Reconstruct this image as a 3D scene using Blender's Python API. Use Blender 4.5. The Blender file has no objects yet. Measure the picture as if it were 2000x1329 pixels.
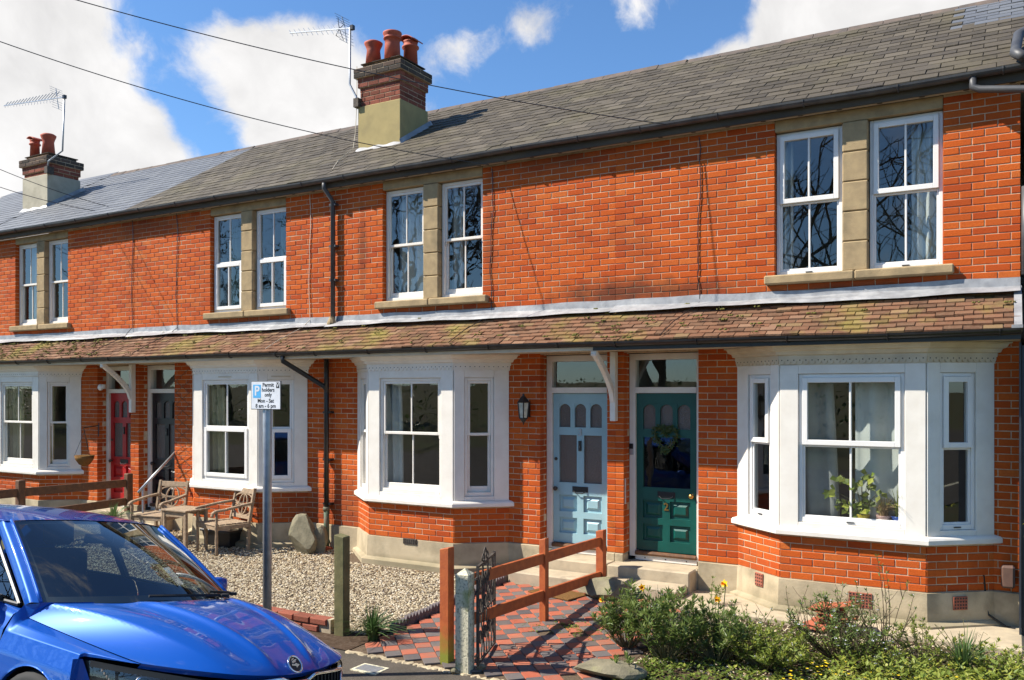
import bpy, math, random
import numpy as np
from mathutils import Matrix, Vector
random.seed(11); rng = np.random.default_rng(5)
R = math.radians
scene = bpy.context.scene
COL = scene.collection

# ------------------------------------------------------------------ camera
F_PX, HORIZON, CAM_D, CAM_H, YAW = 1690.0, 768.0, 9.78, 2.40, R(30)
cd = bpy.data.cameras.new('camera'); cam = bpy.data.objects.new('camera', cd); COL.objects.link(cam)
cam.location = (0, -CAM_D, CAM_H); cam.rotation_euler = (R(90), 0, YAW)
cd.sensor_width = 36; cd.lens = F_PX / 2000 * 36; cd.shift_y = (HORIZON - 664.5) / 2000
cd.clip_start = .05; cd.clip_end = 2000
scene.camera = cam
AX = Vector((-math.sin(YAW), math.cos(YAW), 0)); RT = Vector((math.cos(YAW), math.sin(YAW), 0)); CAMP = Vector(cam.location)
def ray(px, py): return AX + RT * ((px - 1000) / F_PX) + Vector((0, 0, (HORIZON - py) / F_PX))
def onY(px, py, Y=0.): d = ray(px, py); return CAMP + d * ((Y + CAM_D) / d.y)
def onX(px, py, X): d = ray(px, py); return CAMP + d * (X / d.x)
def onZ(px, py, Z=0.): d = ray(px, py); return CAMP + d * ((Z - CAM_H) / d.z)
def proj(p):
    v = Vector(p) - CAMP; z = v.dot(AX)
    if z < .2: return -9999, -9999, z
    return 1000 + F_PX * v.dot(RT) / z, HORIZON - F_PX * v.z / z, z

# ------------------------------------------------------------------ sky and sun
SUNV = Vector((-1.68, -1.0, 1.95)).normalized()          # towards the sun
elev = math.asin(SUNV.z)
world = bpy.data.worlds.new('World'); scene.world = world; world.use_nodes = True
wn, wl = world.node_tree.nodes, world.node_tree.links
wn.clear()
world.cycles.sampling_method = 'NONE'
def wnode(t, **k):
    n = wn.new(t)
    for a, b in k.items(): setattr(n, a, b)
    return n
sky = wnode('ShaderNodeTexSky', sky_type='NISHITA', sun_disc=False)
sky.sun_elevation = elev; sky.sun_rotation = math.atan2(SUNV.x, SUNV.y); sky.altitude = 50
sky.air_density = 1.0; sky.dust_density = .25; sky.ozone_density = 3.0
bg1 = wnode('ShaderNodeBackground'); bg1.inputs[1].default_value = .085
bg2 = wnode('ShaderNodeBackground'); bg2.inputs[0].default_value = (.99, .97, .95, 1); bg2.inputs[1].default_value = .72
tc = wnode('ShaderNodeTexCoord')
def wmath(op, a, b=None, c=None, clamp=False):
    n = wnode('ShaderNodeMath', operation=op, use_clamp=clamp)
    for i, v in enumerate((a, b, c)):
        if v is None: continue
        if isinstance(v, (int, float)): n.inputs[i].default_value = v
        else: wl.new(v, n.inputs[i])
    return n.outputs[0]
def wnoise(scale, detail, rough, src, dist=0):
    n = wnode('ShaderNodeTexNoise'); n.inputs['Scale'].default_value = scale; n.inputs['Detail'].default_value = detail
    n.inputs['Roughness'].default_value = rough; n.inputs['Distortion'].default_value = dist
    wl.new(src, n.inputs['Vector']); return n
D0 = tc.outputs['Generated']
warp = wnoise(6, 3, .5, D0)
sub = wnode('ShaderNodeVectorMath', operation='SUBTRACT'); wl.new(warp.outputs['Color'], sub.inputs[0]); sub.inputs[1].default_value = (.5, .5, .5)
scl = wnode('ShaderNodeVectorMath', operation='SCALE'); wl.new(sub.outputs[0], scl.inputs[0]); scl.inputs['Scale'].default_value = .09
add = wnode('ShaderNodeVectorMath', operation='ADD'); wl.new(D0, add.inputs[0]); wl.new(scl.outputs[0], add.inputs[1])
DW = add.outputs[0]
fb = wnoise(9, 10, .62, DW).outputs['Fac']
big = wnoise(2.1, 2, .5, D0).outputs['Fac']
# cumulus banks: (pixel of the photo -> sky direction, angular radius, weight)
clouds = [(20, 60, .13, 1.0), (60, 200, .13, 1.1), (140, 300, .10, 1.0), (250, 330, .09, .95), (20, 330, .10, .9), (330, 350, .05, .6), (-120, 120, .2, 1.1),
          (560, 120, .075, 1.0), (620, 200, .085, 1.1), (500, 170, .045, .8), (430, 110, .03, .75), (660, 130, .05, .8), (560, 260, .05, .7), (470, 30, .035, .75), (680, 250, .06, .8),
          (900, 105, .045, .85), (860, 115, .04, .8), (1045, 60, .035, 1.0), (975, 80, .035, .85), (1250, 5, .06, .55), (1180, 15, .03, .5), (200, -10, .05, .5), (310, 95, .02, .4),
          (330, 60, .09, -.55), (370, 200, .06, -.5), (410, 290, .04, -.4), (760, 30, .05, -.5), (1200, 130, .06, -.5), (1290, 70, .05, -.5), (700, 40, .04, -.5), (1420, 20, .05, -.4), (500, -60, .10, -.4),
          (1620, 60, .075, .95), (1720, 20, .10, 1.1), (1850, 0, .12, 1.1), (1500, 95, .05, .9), (1400, 110, .035, .8), (1980, -30, .15, 1.0), (1350, 120, .02, .6)]
acc = wmath('MULTIPLY_ADD', wmath('SUBTRACT', big, .5), .6, -.04)
for (x, y, rad, w) in clouds:
    d = ray(x, y).normalized()
    vd = wnode('ShaderNodeVectorMath', operation='DISTANCE'); wl.new(DW, vd.inputs[0]); vd.inputs[1].default_value = d
    t = wmath('DIVIDE', vd.outputs['Value'], rad)
    g = wmath('POWER', 2.718, wmath('MULTIPLY', wmath('MULTIPLY', t, t), -1.5))
    acc = wmath('MULTIPLY_ADD', g, w * .38, acc)
dens = wmath('ADD', acc, wmath('MULTIPLY', wmath('SUBTRACT', fb, .5), 1.35))
mr = wnode('ShaderNodeMapRange', interpolation_type='SMOOTHSTEP'); wl.new(dens, mr.inputs[0])
mr.inputs[1].default_value = .06; mr.inputs[2].default_value = .38; mr.inputs[3].default_value = 0; mr.inputs[4].default_value = .97
sh = wnode('ShaderNodeMapRange'); wl.new(wnoise(11, 6, .55, DW).outputs['Fac'], sh.inputs[0])
sh.inputs[1].default_value = .35; sh.inputs[2].default_value = .7; sh.inputs[3].default_value = 1.08; sh.inputs[4].default_value = .80
wl.new(wmath('MULTIPLY', sh.outputs[0], .55), bg2.inputs[1])
ms = wnode('ShaderNodeMixShader'); out = wnode('ShaderNodeOutputWorld')
tint = wnode('ShaderNodeMix', data_type='RGBA', blend_type='MULTIPLY'); tint.inputs[0].default_value = 1; tint.inputs[7].default_value = (.76, 1.02, 1.24, 1); wl.new(sky.outputs[0], tint.inputs[6]); wl.new(tint.outputs[2], bg1.inputs[0]); wl.new(mr.outputs[0], ms.inputs[0]); wl.new(bg1.outputs[0], ms.inputs[1]); wl.new(bg2.outputs[0], ms.inputs[2]); wl.new(ms.outputs[0], out.inputs[0])
sd = bpy.data.lights.new('sun', 'SUN'); sd.energy = 5.0; sd.angle = R(.5); sd.color = (1, .94, .84)
so = bpy.data.objects.new('sun', sd); COL.objects.link(so); so.location = (-20, -20, 30)
so.rotation_euler = (-SUNV).to_track_quat('-Z', 'Y').to_euler()
vs = scene.view_settings; vs.view_transform = 'Standard'; vs.look = 'None'; vs.exposure = .82; vs.gamma = 1; vs.use_curve_mapping = False
scene.render.engine = 'CYCLES'; scene.cycles.max_bounces = 6; scene.cycles.diffuse_bounces = 2; scene.cycles.glossy_bounces = 3; scene.cycles.transparent_max_bounces = 10

# ------------------------------------------------------------------ materials
def mat(name, c1, c2=None, rough=.7, scale=8., detail=6, lo=.35, hi=.65, bump=0., bscale=60., metal=0., coat=0., spec=.5, rnd=None, c3=None, s3=1.2, lo3=.55, hi3=.75, a3=1., aniso=(1, 1, 1), emit=None, trans=0., sub=0.):
    m = bpy.data.materials.new(name); m.use_nodes = True
    nt = m.node_tree; N, L = nt.nodes, nt.links
    b = N['Principled BSDF']; b.inputs['Roughness'].default_value = rough; b.inputs['Metallic'].default_value = metal
    b.inputs['Specular IOR Level'].default_value = spec
    if coat: b.inputs['Coat Weight'].default_value = coat; b.inputs['Coat Roughness'].default_value = .02; b.inputs['Coat IOR'].default_value = 1.5
    if trans: b.inputs['Transmission Weight'].default_value = trans
    g = N.new('ShaderNodeNewGeometry'); mp = N.new('ShaderNodeMapping'); mp.inputs['Scale'].default_value = aniso
    L.new(g.outputs['Position'], mp.inputs['Vector'])
    def noise(s, d=6, r=.55):
        n = N.new('ShaderNodeTexNoise'); n.inputs['Scale'].default_value = s; n.inputs['Detail'].default_value = d; n.inputs['Roughness'].default_value = r
        L.new(mp.outputs[0], n.inputs['Vector']); return n.outputs['Fac']
    def rng_(v, a, bb):
        q = N.new('ShaderNodeMapRange'); L.new(v, q.inputs[0]); q.inputs[1].default_value = a; q.inputs[2].default_value = bb; return q.outputs[0]
    def mix(f, a, bb, amt=None):
        q = N.new('ShaderNodeMix'); q.data_type = 'RGBA'
        if amt is not None:
            k = N.new('ShaderNodeMath'); k.operation = 'MULTIPLY'; L.new(f, k.inputs[0]); k.inputs[1].default_value = amt; f = k.outputs[0]
        L.new(f, q.inputs[0])
        for i, v in ((6, a), (7, bb)):
            if isinstance(v, tuple): q.inputs[i].default_value = (*v, 1)
            else: L.new(v, q.inputs[i])
        return q.outputs[2]
    col = None
    if rnd:
        at = N.new('ShaderNodeAttribute'); at.attribute_name = 'rnd'
        cr = N.new('ShaderNodeValToRGB'); els = cr.color_ramp.elements
        while len(els) < len(rnd): els.new(.5)
        for i, c in enumerate(rnd): els[i].position = i / (len(rnd) - 1); els[i].color = (*c, 1)
        L.new(at.outputs['Fac'], cr.inputs[0]); col = cr.outputs[0]
        if c2: col = mix(rng_(noise(scale, detail), lo, hi), col, c2, .35)
    elif c2: col = mix(rng_(noise(scale, detail), lo, hi), c1, c2)
    if c3: col = mix(rng_(noise(s3, 5, .6), lo3, hi3), col if col is not None else c1, c3, a3)
    if col is None: b.inputs['Base Color'].default_value = (*c1, 1)
    else: L.new(col, b.inputs['Base Color'])
    if bump:
        bn = N.new('ShaderNodeBump'); bn.inputs['Strength'].default_value = bump; bn.inputs['Distance'].default_value = .01
        L.new(noise(bscale, 6, .6), bn.inputs['Height']); L.new(bn.outputs[0], b.inputs['Normal'])
    if sub:                                                  # light passing through thin leaves
        tr = N.new('ShaderNodeBsdfTranslucent'); mx = N.new('ShaderNodeMixShader'); mx.inputs[0].default_value = sub
        if col is not None: L.new(col, tr.inputs[0])
        L.new(b.outputs[0], mx.inputs[1]); L.new(tr.outputs[0], mx.inputs[2]); L.new(mx.outputs[0], N['Material Output'].inputs[0])
    return m
def glass(name, tint=(.9, .95, .95), refl=1.0, ior=1.5, wav=0., dirt=.0):
    m = bpy.data.materials.new(name); m.use_nodes = True; nt = m.node_tree; N, L = nt.nodes, nt.links
    N.remove(N['Principled BSDF']); o = N['Material Output']
    t = N.new('ShaderNodeBsdfTransparent'); t.inputs[0].default_value = (*tint, 1)
    gl = N.new('ShaderNodeBsdfGlossy'); gl.inputs['Roughness'].default_value = .0 if not dirt else .02
    lw = N.new('ShaderNodeLayerWeight'); lw.inputs[0].default_value = .5      # Schlick reflectance of a thin pane
    pw = N.new('ShaderNodeMath'); pw.operation = 'POWER'; L.new(lw.outputs['Facing'], pw.inputs[0]); pw.inputs[1].default_value = 5
    ma = N.new('ShaderNodeMath'); ma.operation = 'MULTIPLY_ADD'; L.new(pw.outputs[0], ma.inputs[0]); ma.inputs[1].default_value = .94; ma.inputs[2].default_value = .06
    mu = N.new('ShaderNodeMath'); mu.operation = 'MULTIPLY'; mu.use_clamp = True; L.new(ma.outputs[0], mu.inputs[0]); mu.inputs[1].default_value = refl
    mx = N.new('ShaderNodeMixShader'); L.new(mu.outputs[0], mx.inputs[0]); L.new(t.outputs[0], mx.inputs[1]); L.new(gl.outputs[0], mx.inputs[2])
    if wav:
        g = N.new('ShaderNodeNewGeometry'); n = N.new('ShaderNodeTexNoise'); n.inputs['Scale'].default_value = 3.2; n.inputs['Detail'].default_value = 1.5
        L.new(g.outputs['Position'], n.inputs['Vector']); bn = N.new('ShaderNodeBump'); bn.inputs['Strength'].default_value = wav; bn.inputs['Distance'].default_value = .02
        L.new(n.outputs['Fac'], bn.inputs['Height']); L.new(bn.outputs[0], gl.inputs['Normal'])
    L.new(mx.outputs[0], o.inputs[0]); return m
BR = [(.40, .060, .010), (.48, .084, .011), (.55, .106, .013), (.51, .094, .012), (.58, .122, .017), (.46, .074, .010), (.58, .150, .028)]
MT = dict(
 brick=mat('brick', (.5, .08, .02), (.40, .06, .012), rough=.86, scale=45, rnd=BR, bump=.5, bscale=140, c3=(.20, .045, .018), s3=1.1, lo3=.50, hi3=.78, a3=.6, spec=.2),
 chimney_brick=mat('chimney_brick', (.3, .08, .04), (.10, .05, .035), rough=.9, scale=30, rnd=[(.16, .05, .03), (.25, .075, .045), (.33, .10, .06), (.22, .07, .05)], bump=.6, bscale=120, spec=.2),
 cap_brick=mat('cap_brick', (.09, .075, .06), (.05, .045, .04), rough=.95, scale=25, rnd=[(.055, .045, .035), (.085, .065, .05), (.12, .08, .06)], bump=.6, bscale=120, spec=.2),
 mortar=mat('mortar', (.66, .53, .37), (.52, .39, .25), rough=.95, scale=20, bump=.5, bscale=200, spec=.1, c3=(.34, .17, .09), s3=1.3, lo3=.45, hi3=.68, a3=.65),
 render=mat('render', (.50, .41, .27), (.42, .34, .22), rough=.92, scale=5, bump=.35, bscale=70, c3=(.24, .20, .13), s3=2.4, lo3=.45, hi3=.68, a3=.8, spec=.2),
 chim_render=mat('chim_render', (.42, .33, .15), (.35, .28, .13), rough=.92, scale=4, bump=.2, bscale=60, c3=(.25, .2, .11), s3=3, a3=.5, spec=.2),
 stone=mat('stone', (.42, .31, .17), (.34, .25, .14), rough=.9, scale=9, bump=.4, bscale=90, c3=(.19, .15, .09), s3=3, lo3=.48, hi3=.7, a3=.75, spec=.2),
 white=mat('white', (.80, .75, .665), (.74, .685, .60), rough=.42, scale=6, bump=.05, bscale=30, c3=(.60, .55, .46), s3=2.6, lo3=.58, hi3=.8, a3=.5),
 upvc=mat('upvc', (.82, .79, .74), (.77, .74, .69), rough=.3, scale=4),
 cream=mat('cream', (.66, .57, .42), (.55, .46, .33), rough=.6, scale=5, bump=.08, bscale=40, c3=(.5, .44, .35), s3=1.5, a3=.35),
 soffit_old=mat('soffit_old', (.50, .42, .31), (.34, .28, .21), rough=.75, scale=6, bump=.2, bscale=50, aniso=(.3, 1, 1)),
 fascia=mat('fascia', (.10, .08, .055), (.055, .045, .035), rough=.8, scale=4, bump=.2, bscale=60, aniso=(.3, 1, 1)),
 black=mat('black', (.012, .012, .013), (.022, .022, .022), rough=.35, scale=9),
 gutter=mat('gutter', (.045, .046, .05), (.075, .075, .075), rough=.5, scale=6),
 lead=mat('lead', (.36, .36, .36), (.24, .24, .245), rough=.5, scale=7, metal=.15, bump=.3, bscale=14, c3=(.56, .55, .53), s3=3, a3=.6),
 slate=mat('slate', (.1, .1, .1), (.115, .094, .062), rough=.75, scale=14, rnd=[(.050, .041, .031), (.078, .064, .047), (.10, .082, .059), (.064, .053, .042), (.13, .108, .08)], bump=.5, bscale=45, c3=(.14, .12, .06), s3=1.0, lo3=.5, hi3=.75, a3=.5, spec=.25),
 slate_new=mat('slate_new', (.12, .13, .15), (.16, .165, .175), rough=.5, scale=10, rnd=[(.10, .105, .115), (.135, .14, .15), (.16, .165, .17), (.12, .125, .135)], bump=.3, bscale=40, spec=.35),
 tile=mat('tile', (.3, .12, .07), (.20, .13, .08), rough=.9, scale=22, rnd=[(.09, .045, .026), (.17, .075, .040), (.21, .10, .055), (.13, .065, .036), (.26, .145, .09), (.19, .125, .055)], bump=.6, bscale=70, c3=(.25, .22, .045), s3=1.1, lo3=.56, hi3=.72, a3=.75, spec=.2),
 moss=mat('moss', (.10, .10, .02), (.17, .15, .03), rough=1, scale=20, bump=.6, bscale=120),
 pale_render=mat('pale_render', (.50, .45, .34), (.40, .36, .27), rough=.92, scale=3, bump=.3, bscale=40, c3=(.28, .25, .19), s3=2.5, a3=.6, spec=.2),
 ridge=mat('ridge', (.16, .12, .095), (.10, .085, .075), rough=.9, scale=7, bump=.4, bscale=60, spec=.2),
 pot=mat('pot', (.46, .09, .04), (.36, .065, .03), rough=.7, scale=6, bump=.15, bscale=50, c3=(.22, .06, .04), s3=4, a3=.6),
 room=mat('room', (.34, .32, .28), (.28, .26, .23), rough=.9, scale=2),
 curtain_white=mat('curtain_white', (.62, .63, .60), (.54, .55, .52), rough=.9, scale=5),
 curtain_grey=mat('curtain_grey', (.38, .38, .36), (.31, .31, .3), rough=.9, scale=5),
 curtain_olive=mat('curtain_olive', (.38, .36, .22), (.29, .27, .16), rough=.9, scale=6),
 curtain_green=mat('curtain_green', (.14, .22, .20), (.10, .16, .15), rough=.9, scale=6),
 blue_paint=mat('blue_paint', (.30, .48, .52), (.27, .44, .48), rough=.45, scale=5, bump=.05, bscale=60),
 green_paint=mat('green_paint', (.005, .082, .064), (.004, .066, .052), rough=.35, scale=5, bump=.05, bscale=60),
 red_paint=mat('red_paint', (.42, .008, .008), (.34, .007, .007), rough=.4, scale=5),
 black_paint=mat('black_paint', (.01, .01, .012), (.016, .016, .018), rough=.3, scale=5),
 obscure=mat('obscure', (.085, .062, .048), (.13, .10, .08), rough=.25, scale=120, bump=.7, bscale=90, spec=.7),
 brass=mat('brass', (.60, .36, .10), rough=.35, metal=1),
 chrome=mat('chrome', (.82, .82, .84), rough=.08, metal=1),
 steel=mat('steel', (.35, .36, .37), (.45, .46, .47), rough=.45, metal=.7, scale=14, bump=.1, bscale=80),
 iron=mat('iron', (.05, .042, .036), (.10, .075, .055), rough=.75, scale=40, metal=.3, bump=.5, bscale=150, c3=(.2, .17, .13), s3=18, a3=.7),
 dark_wood=mat('dark_wood', (.17, .075, .03), (.10, .05, .025), rough=.75, scale=9, aniso=(2, 2, 2), bump=.4, bscale=60, c3=(.28, .15, .07), s3=5, a3=.5),
 orange_wood=mat('orange_wood', (.44, .105, .022), (.34, .07, .016), rough=.65, scale=14, bump=.3, bscale=70, c3=(.25, .06, .018), s3=7, a3=.5),
 mossy_wood=mat('mossy_wood', (.17, .15, .06), (.11, .10, .04), rough=.85, scale=10, bump=.4, bscale=70, c3=(.10, .12, .03), s3=4, a3=.6),
 teak=mat('teak', (.36, .25, .15), (.24, .165, .10), rough=.8, scale=22, bump=.4, bscale=90, c3=(.42, .34, .25), s3=9, a3=.6),
 concrete=mat('concrete', (.66, .61, .44), (.24, .24, .17), rough=.95, scale=45, lo=.50, hi=.66, bump=.8, bscale=70, c3=(.22, .25, .05), s3=5, lo3=.55, hi3=.7, a3=.7, spec=.15),
 step=mat('step', (.50, .41, .28), (.40, .33, .23), rough=.9, scale=7, bump=.3, bscale=90, c3=(.25, .2, .14), s3=3, lo3=.55, hi3=.75, a3=.7, spec=.2),
 gravel=mat('gravel', (.4, .3, .2), None, rough=.85, rnd=[(.15, .11, .065), (.42, .33, .21), (.60, .52, .37), (.50, .41, .26), (.26, .18, .10), (.70, .63, .50)], spec=.25),
 gravel_bed=mat('gravel_bed', (.16, .115, .075), (.09, .065, .045), rough=.95, scale=60, bump=.8, bscale=120, spec=.1),
 soil=mat('soil', (.055, .035, .022), (.09, .06, .04), rough=.95, scale=20, bump=.9, bscale=60, c3=(.16, .13, .10), s3=30, a3=.5, spec=.1),
 ground=mat('ground', (.075, .085, .03), (.10, .075, .045), rough=.95, scale=.8, bump=.6, bscale=20, spec=.1),
 asphalt=mat('asphalt', (.075, .062, .048), (.12, .10, .078), rough=.9, scale=90, bump=.7, bscale=180, c3=(.045, .04, .03), s3=3, lo3=.45, hi3=.7, a3=.7, spec=.25),
 tile_red=mat('tile_red', (.46, .11, .05), (.36, .085, .045), rough=.62, scale=16, rnd=[(.30, .085, .05), (.40, .11, .06), (.45, .15, .085), (.36, .11, .065)], bump=.3, bscale=80, c3=(.22, .15, .11), s3=5, lo3=.45, hi3=.7, a3=.6, spec=.3),
 tile_black=mat('tile_black', (.08, .075, .085), (.13, .12, .13), rough=.6, scale=16, rnd=[(.085, .074, .072), (.12, .105, .10), (.16, .14, .13), (.105, .095, .09)], bump=.3, bscale=80, c3=(.2, .15, .11), s3=5, lo3=.45, hi3=.7, a3=.5, spec=.3),
 edging=mat('edging', (.10, .085, .085), (.16, .13, .125), rough=.85, scale=18, bump=.4, bscale=90),
 terracotta=mat('terracotta', (.42, .12, .06), (.32, .09, .05), rough=.9, scale=18, rnd=[(.34, .09, .045), (.46, .14, .07), (.40, .12, .075)], bump=.5, bscale=90, spec=.2),
 rock=mat('rock', (.24, .21, .14), (.15, .135, .09), rough=.95, scale=7, bump=.7, bscale=40, c3=(.28, .27, .13), s3=5, a3=.7, spec=.15),
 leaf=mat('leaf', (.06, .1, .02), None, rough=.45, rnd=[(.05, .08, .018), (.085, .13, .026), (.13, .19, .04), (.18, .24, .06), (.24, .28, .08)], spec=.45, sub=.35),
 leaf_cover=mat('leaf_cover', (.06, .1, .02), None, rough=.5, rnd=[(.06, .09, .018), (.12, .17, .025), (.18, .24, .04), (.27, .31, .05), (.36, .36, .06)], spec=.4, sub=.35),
 blade=mat('blade', (.06, .1, .02), None, rough=.4, rnd=[(.035, .08, .022), (.07, .13, .035), (.11, .18, .06), (.18, .23, .08)], spec=.4, sub=.25),
 bark=mat('bark', (.10, .075, .05), (.06, .045, .03), rough=.95, scale=14, bump=.6, bscale=50, spec=.1),
 stem=mat('stem', (.16, .13, .06), (.10, .10, .04), rough=.8, scale=20),
 straw=mat('straw', (.4, .3, .15), None, rough=.8, rnd=[(.20, .12, .05), (.36, .24, .11), (.50, .38, .2)]),
 yellow=mat('yellow', (.80, .58, .02), (.74, .50, .015), rough=.5, scale=30),
 orange=mat('orange_petal', (.85, .30, .01), rough=.5),
 petal=mat('petal', (.60, .55, .68), (.72, .7, .78), rough=.6, scale=40),
 lime=mat('lime', (.45, .48, .04), None, rough=.5, rnd=[(.30, .36, .03), (.45, .48, .04), (.62, .58, .05)]),
 coir=mat('coir', (.22, .12, .045), (.15, .08, .03), rough=1, scale=80, bump=.9, bscale=200, spec=.05),
 car_paint=mat('car_paint', (.0, .072, .38), None, rough=.42, metal=.22, coat=1., spec=.2),
 rubber=mat('rubber', (.014, .014, .014), rough=.8),
 black_plastic=mat('black_plastic', (.012, .012, .013), rough=.45),
 seat=mat('seat', (.02, .02, .023), (.03, .03, .033), rough=.9, scale=20),
 alloy=mat('alloy', (.55, .56, .58), rough=.3, metal=.9),
 sign_white=mat('sign_white', (.76, .77, .77), (.66, .67, .67), rough=.4, scale=14),
 sign_black=mat('sign_black', (.015, .015, .015), rough=.5),
 sign_blue=mat('sign_blue', (.10, .42, .72), rough=.4),
 airbrick=mat('airbrick', (.36, .11, .065), (.28, .085, .05), rough=.9, scale=25, bump=.4, bscale=120),
 brown_plastic=mat('brown_plastic', (.10, .055, .04), (.13, .075, .055), rough=.5, scale=20),
 navy=mat('navy', (.02, .025, .035), (.03, .036, .048), rough=.4, scale=6),
 ceramic_pink=mat('ceramic_pink', (.62, .38, .34), rough=.4), ceramic_blue=mat('ceramic_blue', (.03, .10, .42), rough=.25), ceramic_yellow=mat('ceramic_yellow', (.55, .4, .03), rough=.4),
 green_iron=mat('green_iron', (.05, .11, .06), (.14, .10, .06), rough=.7, scale=22, bump=.4, bscale=80),
 lamp_glass=mat('lamp_glass', (.55, .58, .5), (.35, .37, .3), rough=.15, scale=15),
 glass=glass('window_glass', (.86, .90, .88), 2.2, 1.5, wav=.02),
 old_glass=glass('old_glass', (.86, .90, .88), 2.2, 1.5, wav=.08),
 dark_glass=glass('dark_glass', (.45, .47, .46), 1.6, 1.5, wav=.1),
 screen_glass=glass('screen_glass', (.50, .57, .57), 2.2, 1.5),
 lens=glass('lens', (.9, .92, .95), 1.6, 1.5),
)

def algae(m, z0, z1, c):                                      # green growth on damp timber near the ground
    N, L = m.node_tree.nodes, m.node_tree.links; b = N['Principled BSDF']; src = b.inputs['Base Color'].links[0].from_socket
    g = N.new('ShaderNodeNewGeometry'); sp = N.new('ShaderNodeSeparateXYZ'); L.new(g.outputs['Position'], sp.inputs[0])
    n = N.new('ShaderNodeTexNoise'); n.inputs['Scale'].default_value = 9; L.new(g.outputs['Position'], n.inputs['Vector'])
    a = N.new('ShaderNodeMath'); a.operation = 'MULTIPLY_ADD'; L.new(n.outputs['Fac'], a.inputs[0]); a.inputs[1].default_value = .3; L.new(sp.outputs[2], a.inputs[2])
    r = N.new('ShaderNodeMapRange'); L.new(a.outputs[0], r.inputs[0]); r.inputs[1].default_value = z1 + .15; r.inputs[2].default_value = z0 + .15
    x = N.new('ShaderNodeMix'); x.data_type = 'RGBA'; L.new(r.outputs[0], x.inputs[0]); L.new(src, x.inputs[6]); x.inputs[7].default_value = (*c, 1); L.new(x.outputs[2], b.inputs['Base Color']); return m
MT['algae_wood'] = algae(mat('algae_wood', (.44, .105, .022), (.34, .07, .016), rough=.7, scale=14, bump=.3, bscale=70, c3=(.25, .06, .018), s3=7, a3=.5), .05, .30, (.20, .21, .02))

def stain(m, spots, c):                                       # old soot and damp marks with their own outlines
    N, L = m.node_tree.nodes, m.node_tree.links; b = N['Principled BSDF']
    for (p, r, amt) in spots:
        src = b.inputs['Base Color'].links[0].from_socket; g = N.new('ShaderNodeNewGeometry')
        s_ = N.new('ShaderNodeVectorMath'); s_.operation = 'SUBTRACT'; L.new(g.outputs['Position'], s_.inputs[0]); s_.inputs[1].default_value = p
        d = N.new('ShaderNodeVectorMath'); d.operation = 'DIVIDE'; L.new(s_.outputs[0], d.inputs[0]); d.inputs[1].default_value = r
        l = N.new('ShaderNodeVectorMath'); l.operation = 'LENGTH'; L.new(d.outputs[0], l.inputs[0])
        n = N.new('ShaderNodeTexNoise'); n.inputs['Scale'].default_value = 5; n.inputs['Detail'].default_value = 6; L.new(g.outputs['Position'], n.inputs['Vector'])
        a = N.new('ShaderNodeMath'); a.operation = 'MULTIPLY_ADD'; L.new(n.outputs['Fac'], a.inputs[0]); a.inputs[1].default_value = 1.3; L.new(l.outputs['Value'], a.inputs[2])
        q = N.new('ShaderNodeMapRange'); L.new(a.outputs[0], q.inputs[0]); q.inputs[1].default_value = 1.75; q.inputs[2].default_value = .9; q.inputs[3].default_value = 0; q.inputs[4].default_value = amt
        x = N.new('ShaderNodeMix'); x.data_type = 'RGBA'; L.new(q.outputs[0], x.inputs[0]); L.new(src, x.inputs[6]); x.inputs[7].default_value = (*c, 1); L.new(x.outputs[2], b.inputs['Base Color'])
SPOTS = [((-4.2, 0, 3.62), (1.0, 1, .22), .8), ((-3.2, 0, 3.60), (.7, 1, .16), .6), ((-8.15, 0, 4.5), (.10, 1, .75), .55), ((-6.0, 0, 4.6), (.12, 1, .9), .4), ((-5.0, 0, 5.35), (1.4, 1, .16), .5), ((-1.4, 0, 3.54), (1.2, 1, .12), .55), ((-6.9, 0, 3.54), (1.2, 1, .12), .5), ((-10.4, 0, 3.54), (1.2, 1, .12), .5), ((-9.5, 0, .75), (.8, 1, .35), .5), ((-8.5, 0, .8), (.4, 1, .5), .45), ((-12.9, 0, 5.3), (1.5, 1, .2), .45), ((-2.9, 0, 1.0), (.3, 1, .5), .35)]
stain(MT['brick'], SPOTS, (.085, .032, .018)); stain(MT['mortar'], SPOTS, (.16, .09, .055))
stain(MT['render'], [((-6.9, -.45, .12), (1.3, 1, .10), .6), ((-1.4, -.45, .15), (1.4, 1, .12), .6), ((-5.5, 0, .15), (.6, 1, .12), .5), ((-10.4, -.45, .12), (1.4, 1, .15), .6)], (.14, .125, .07))

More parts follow.
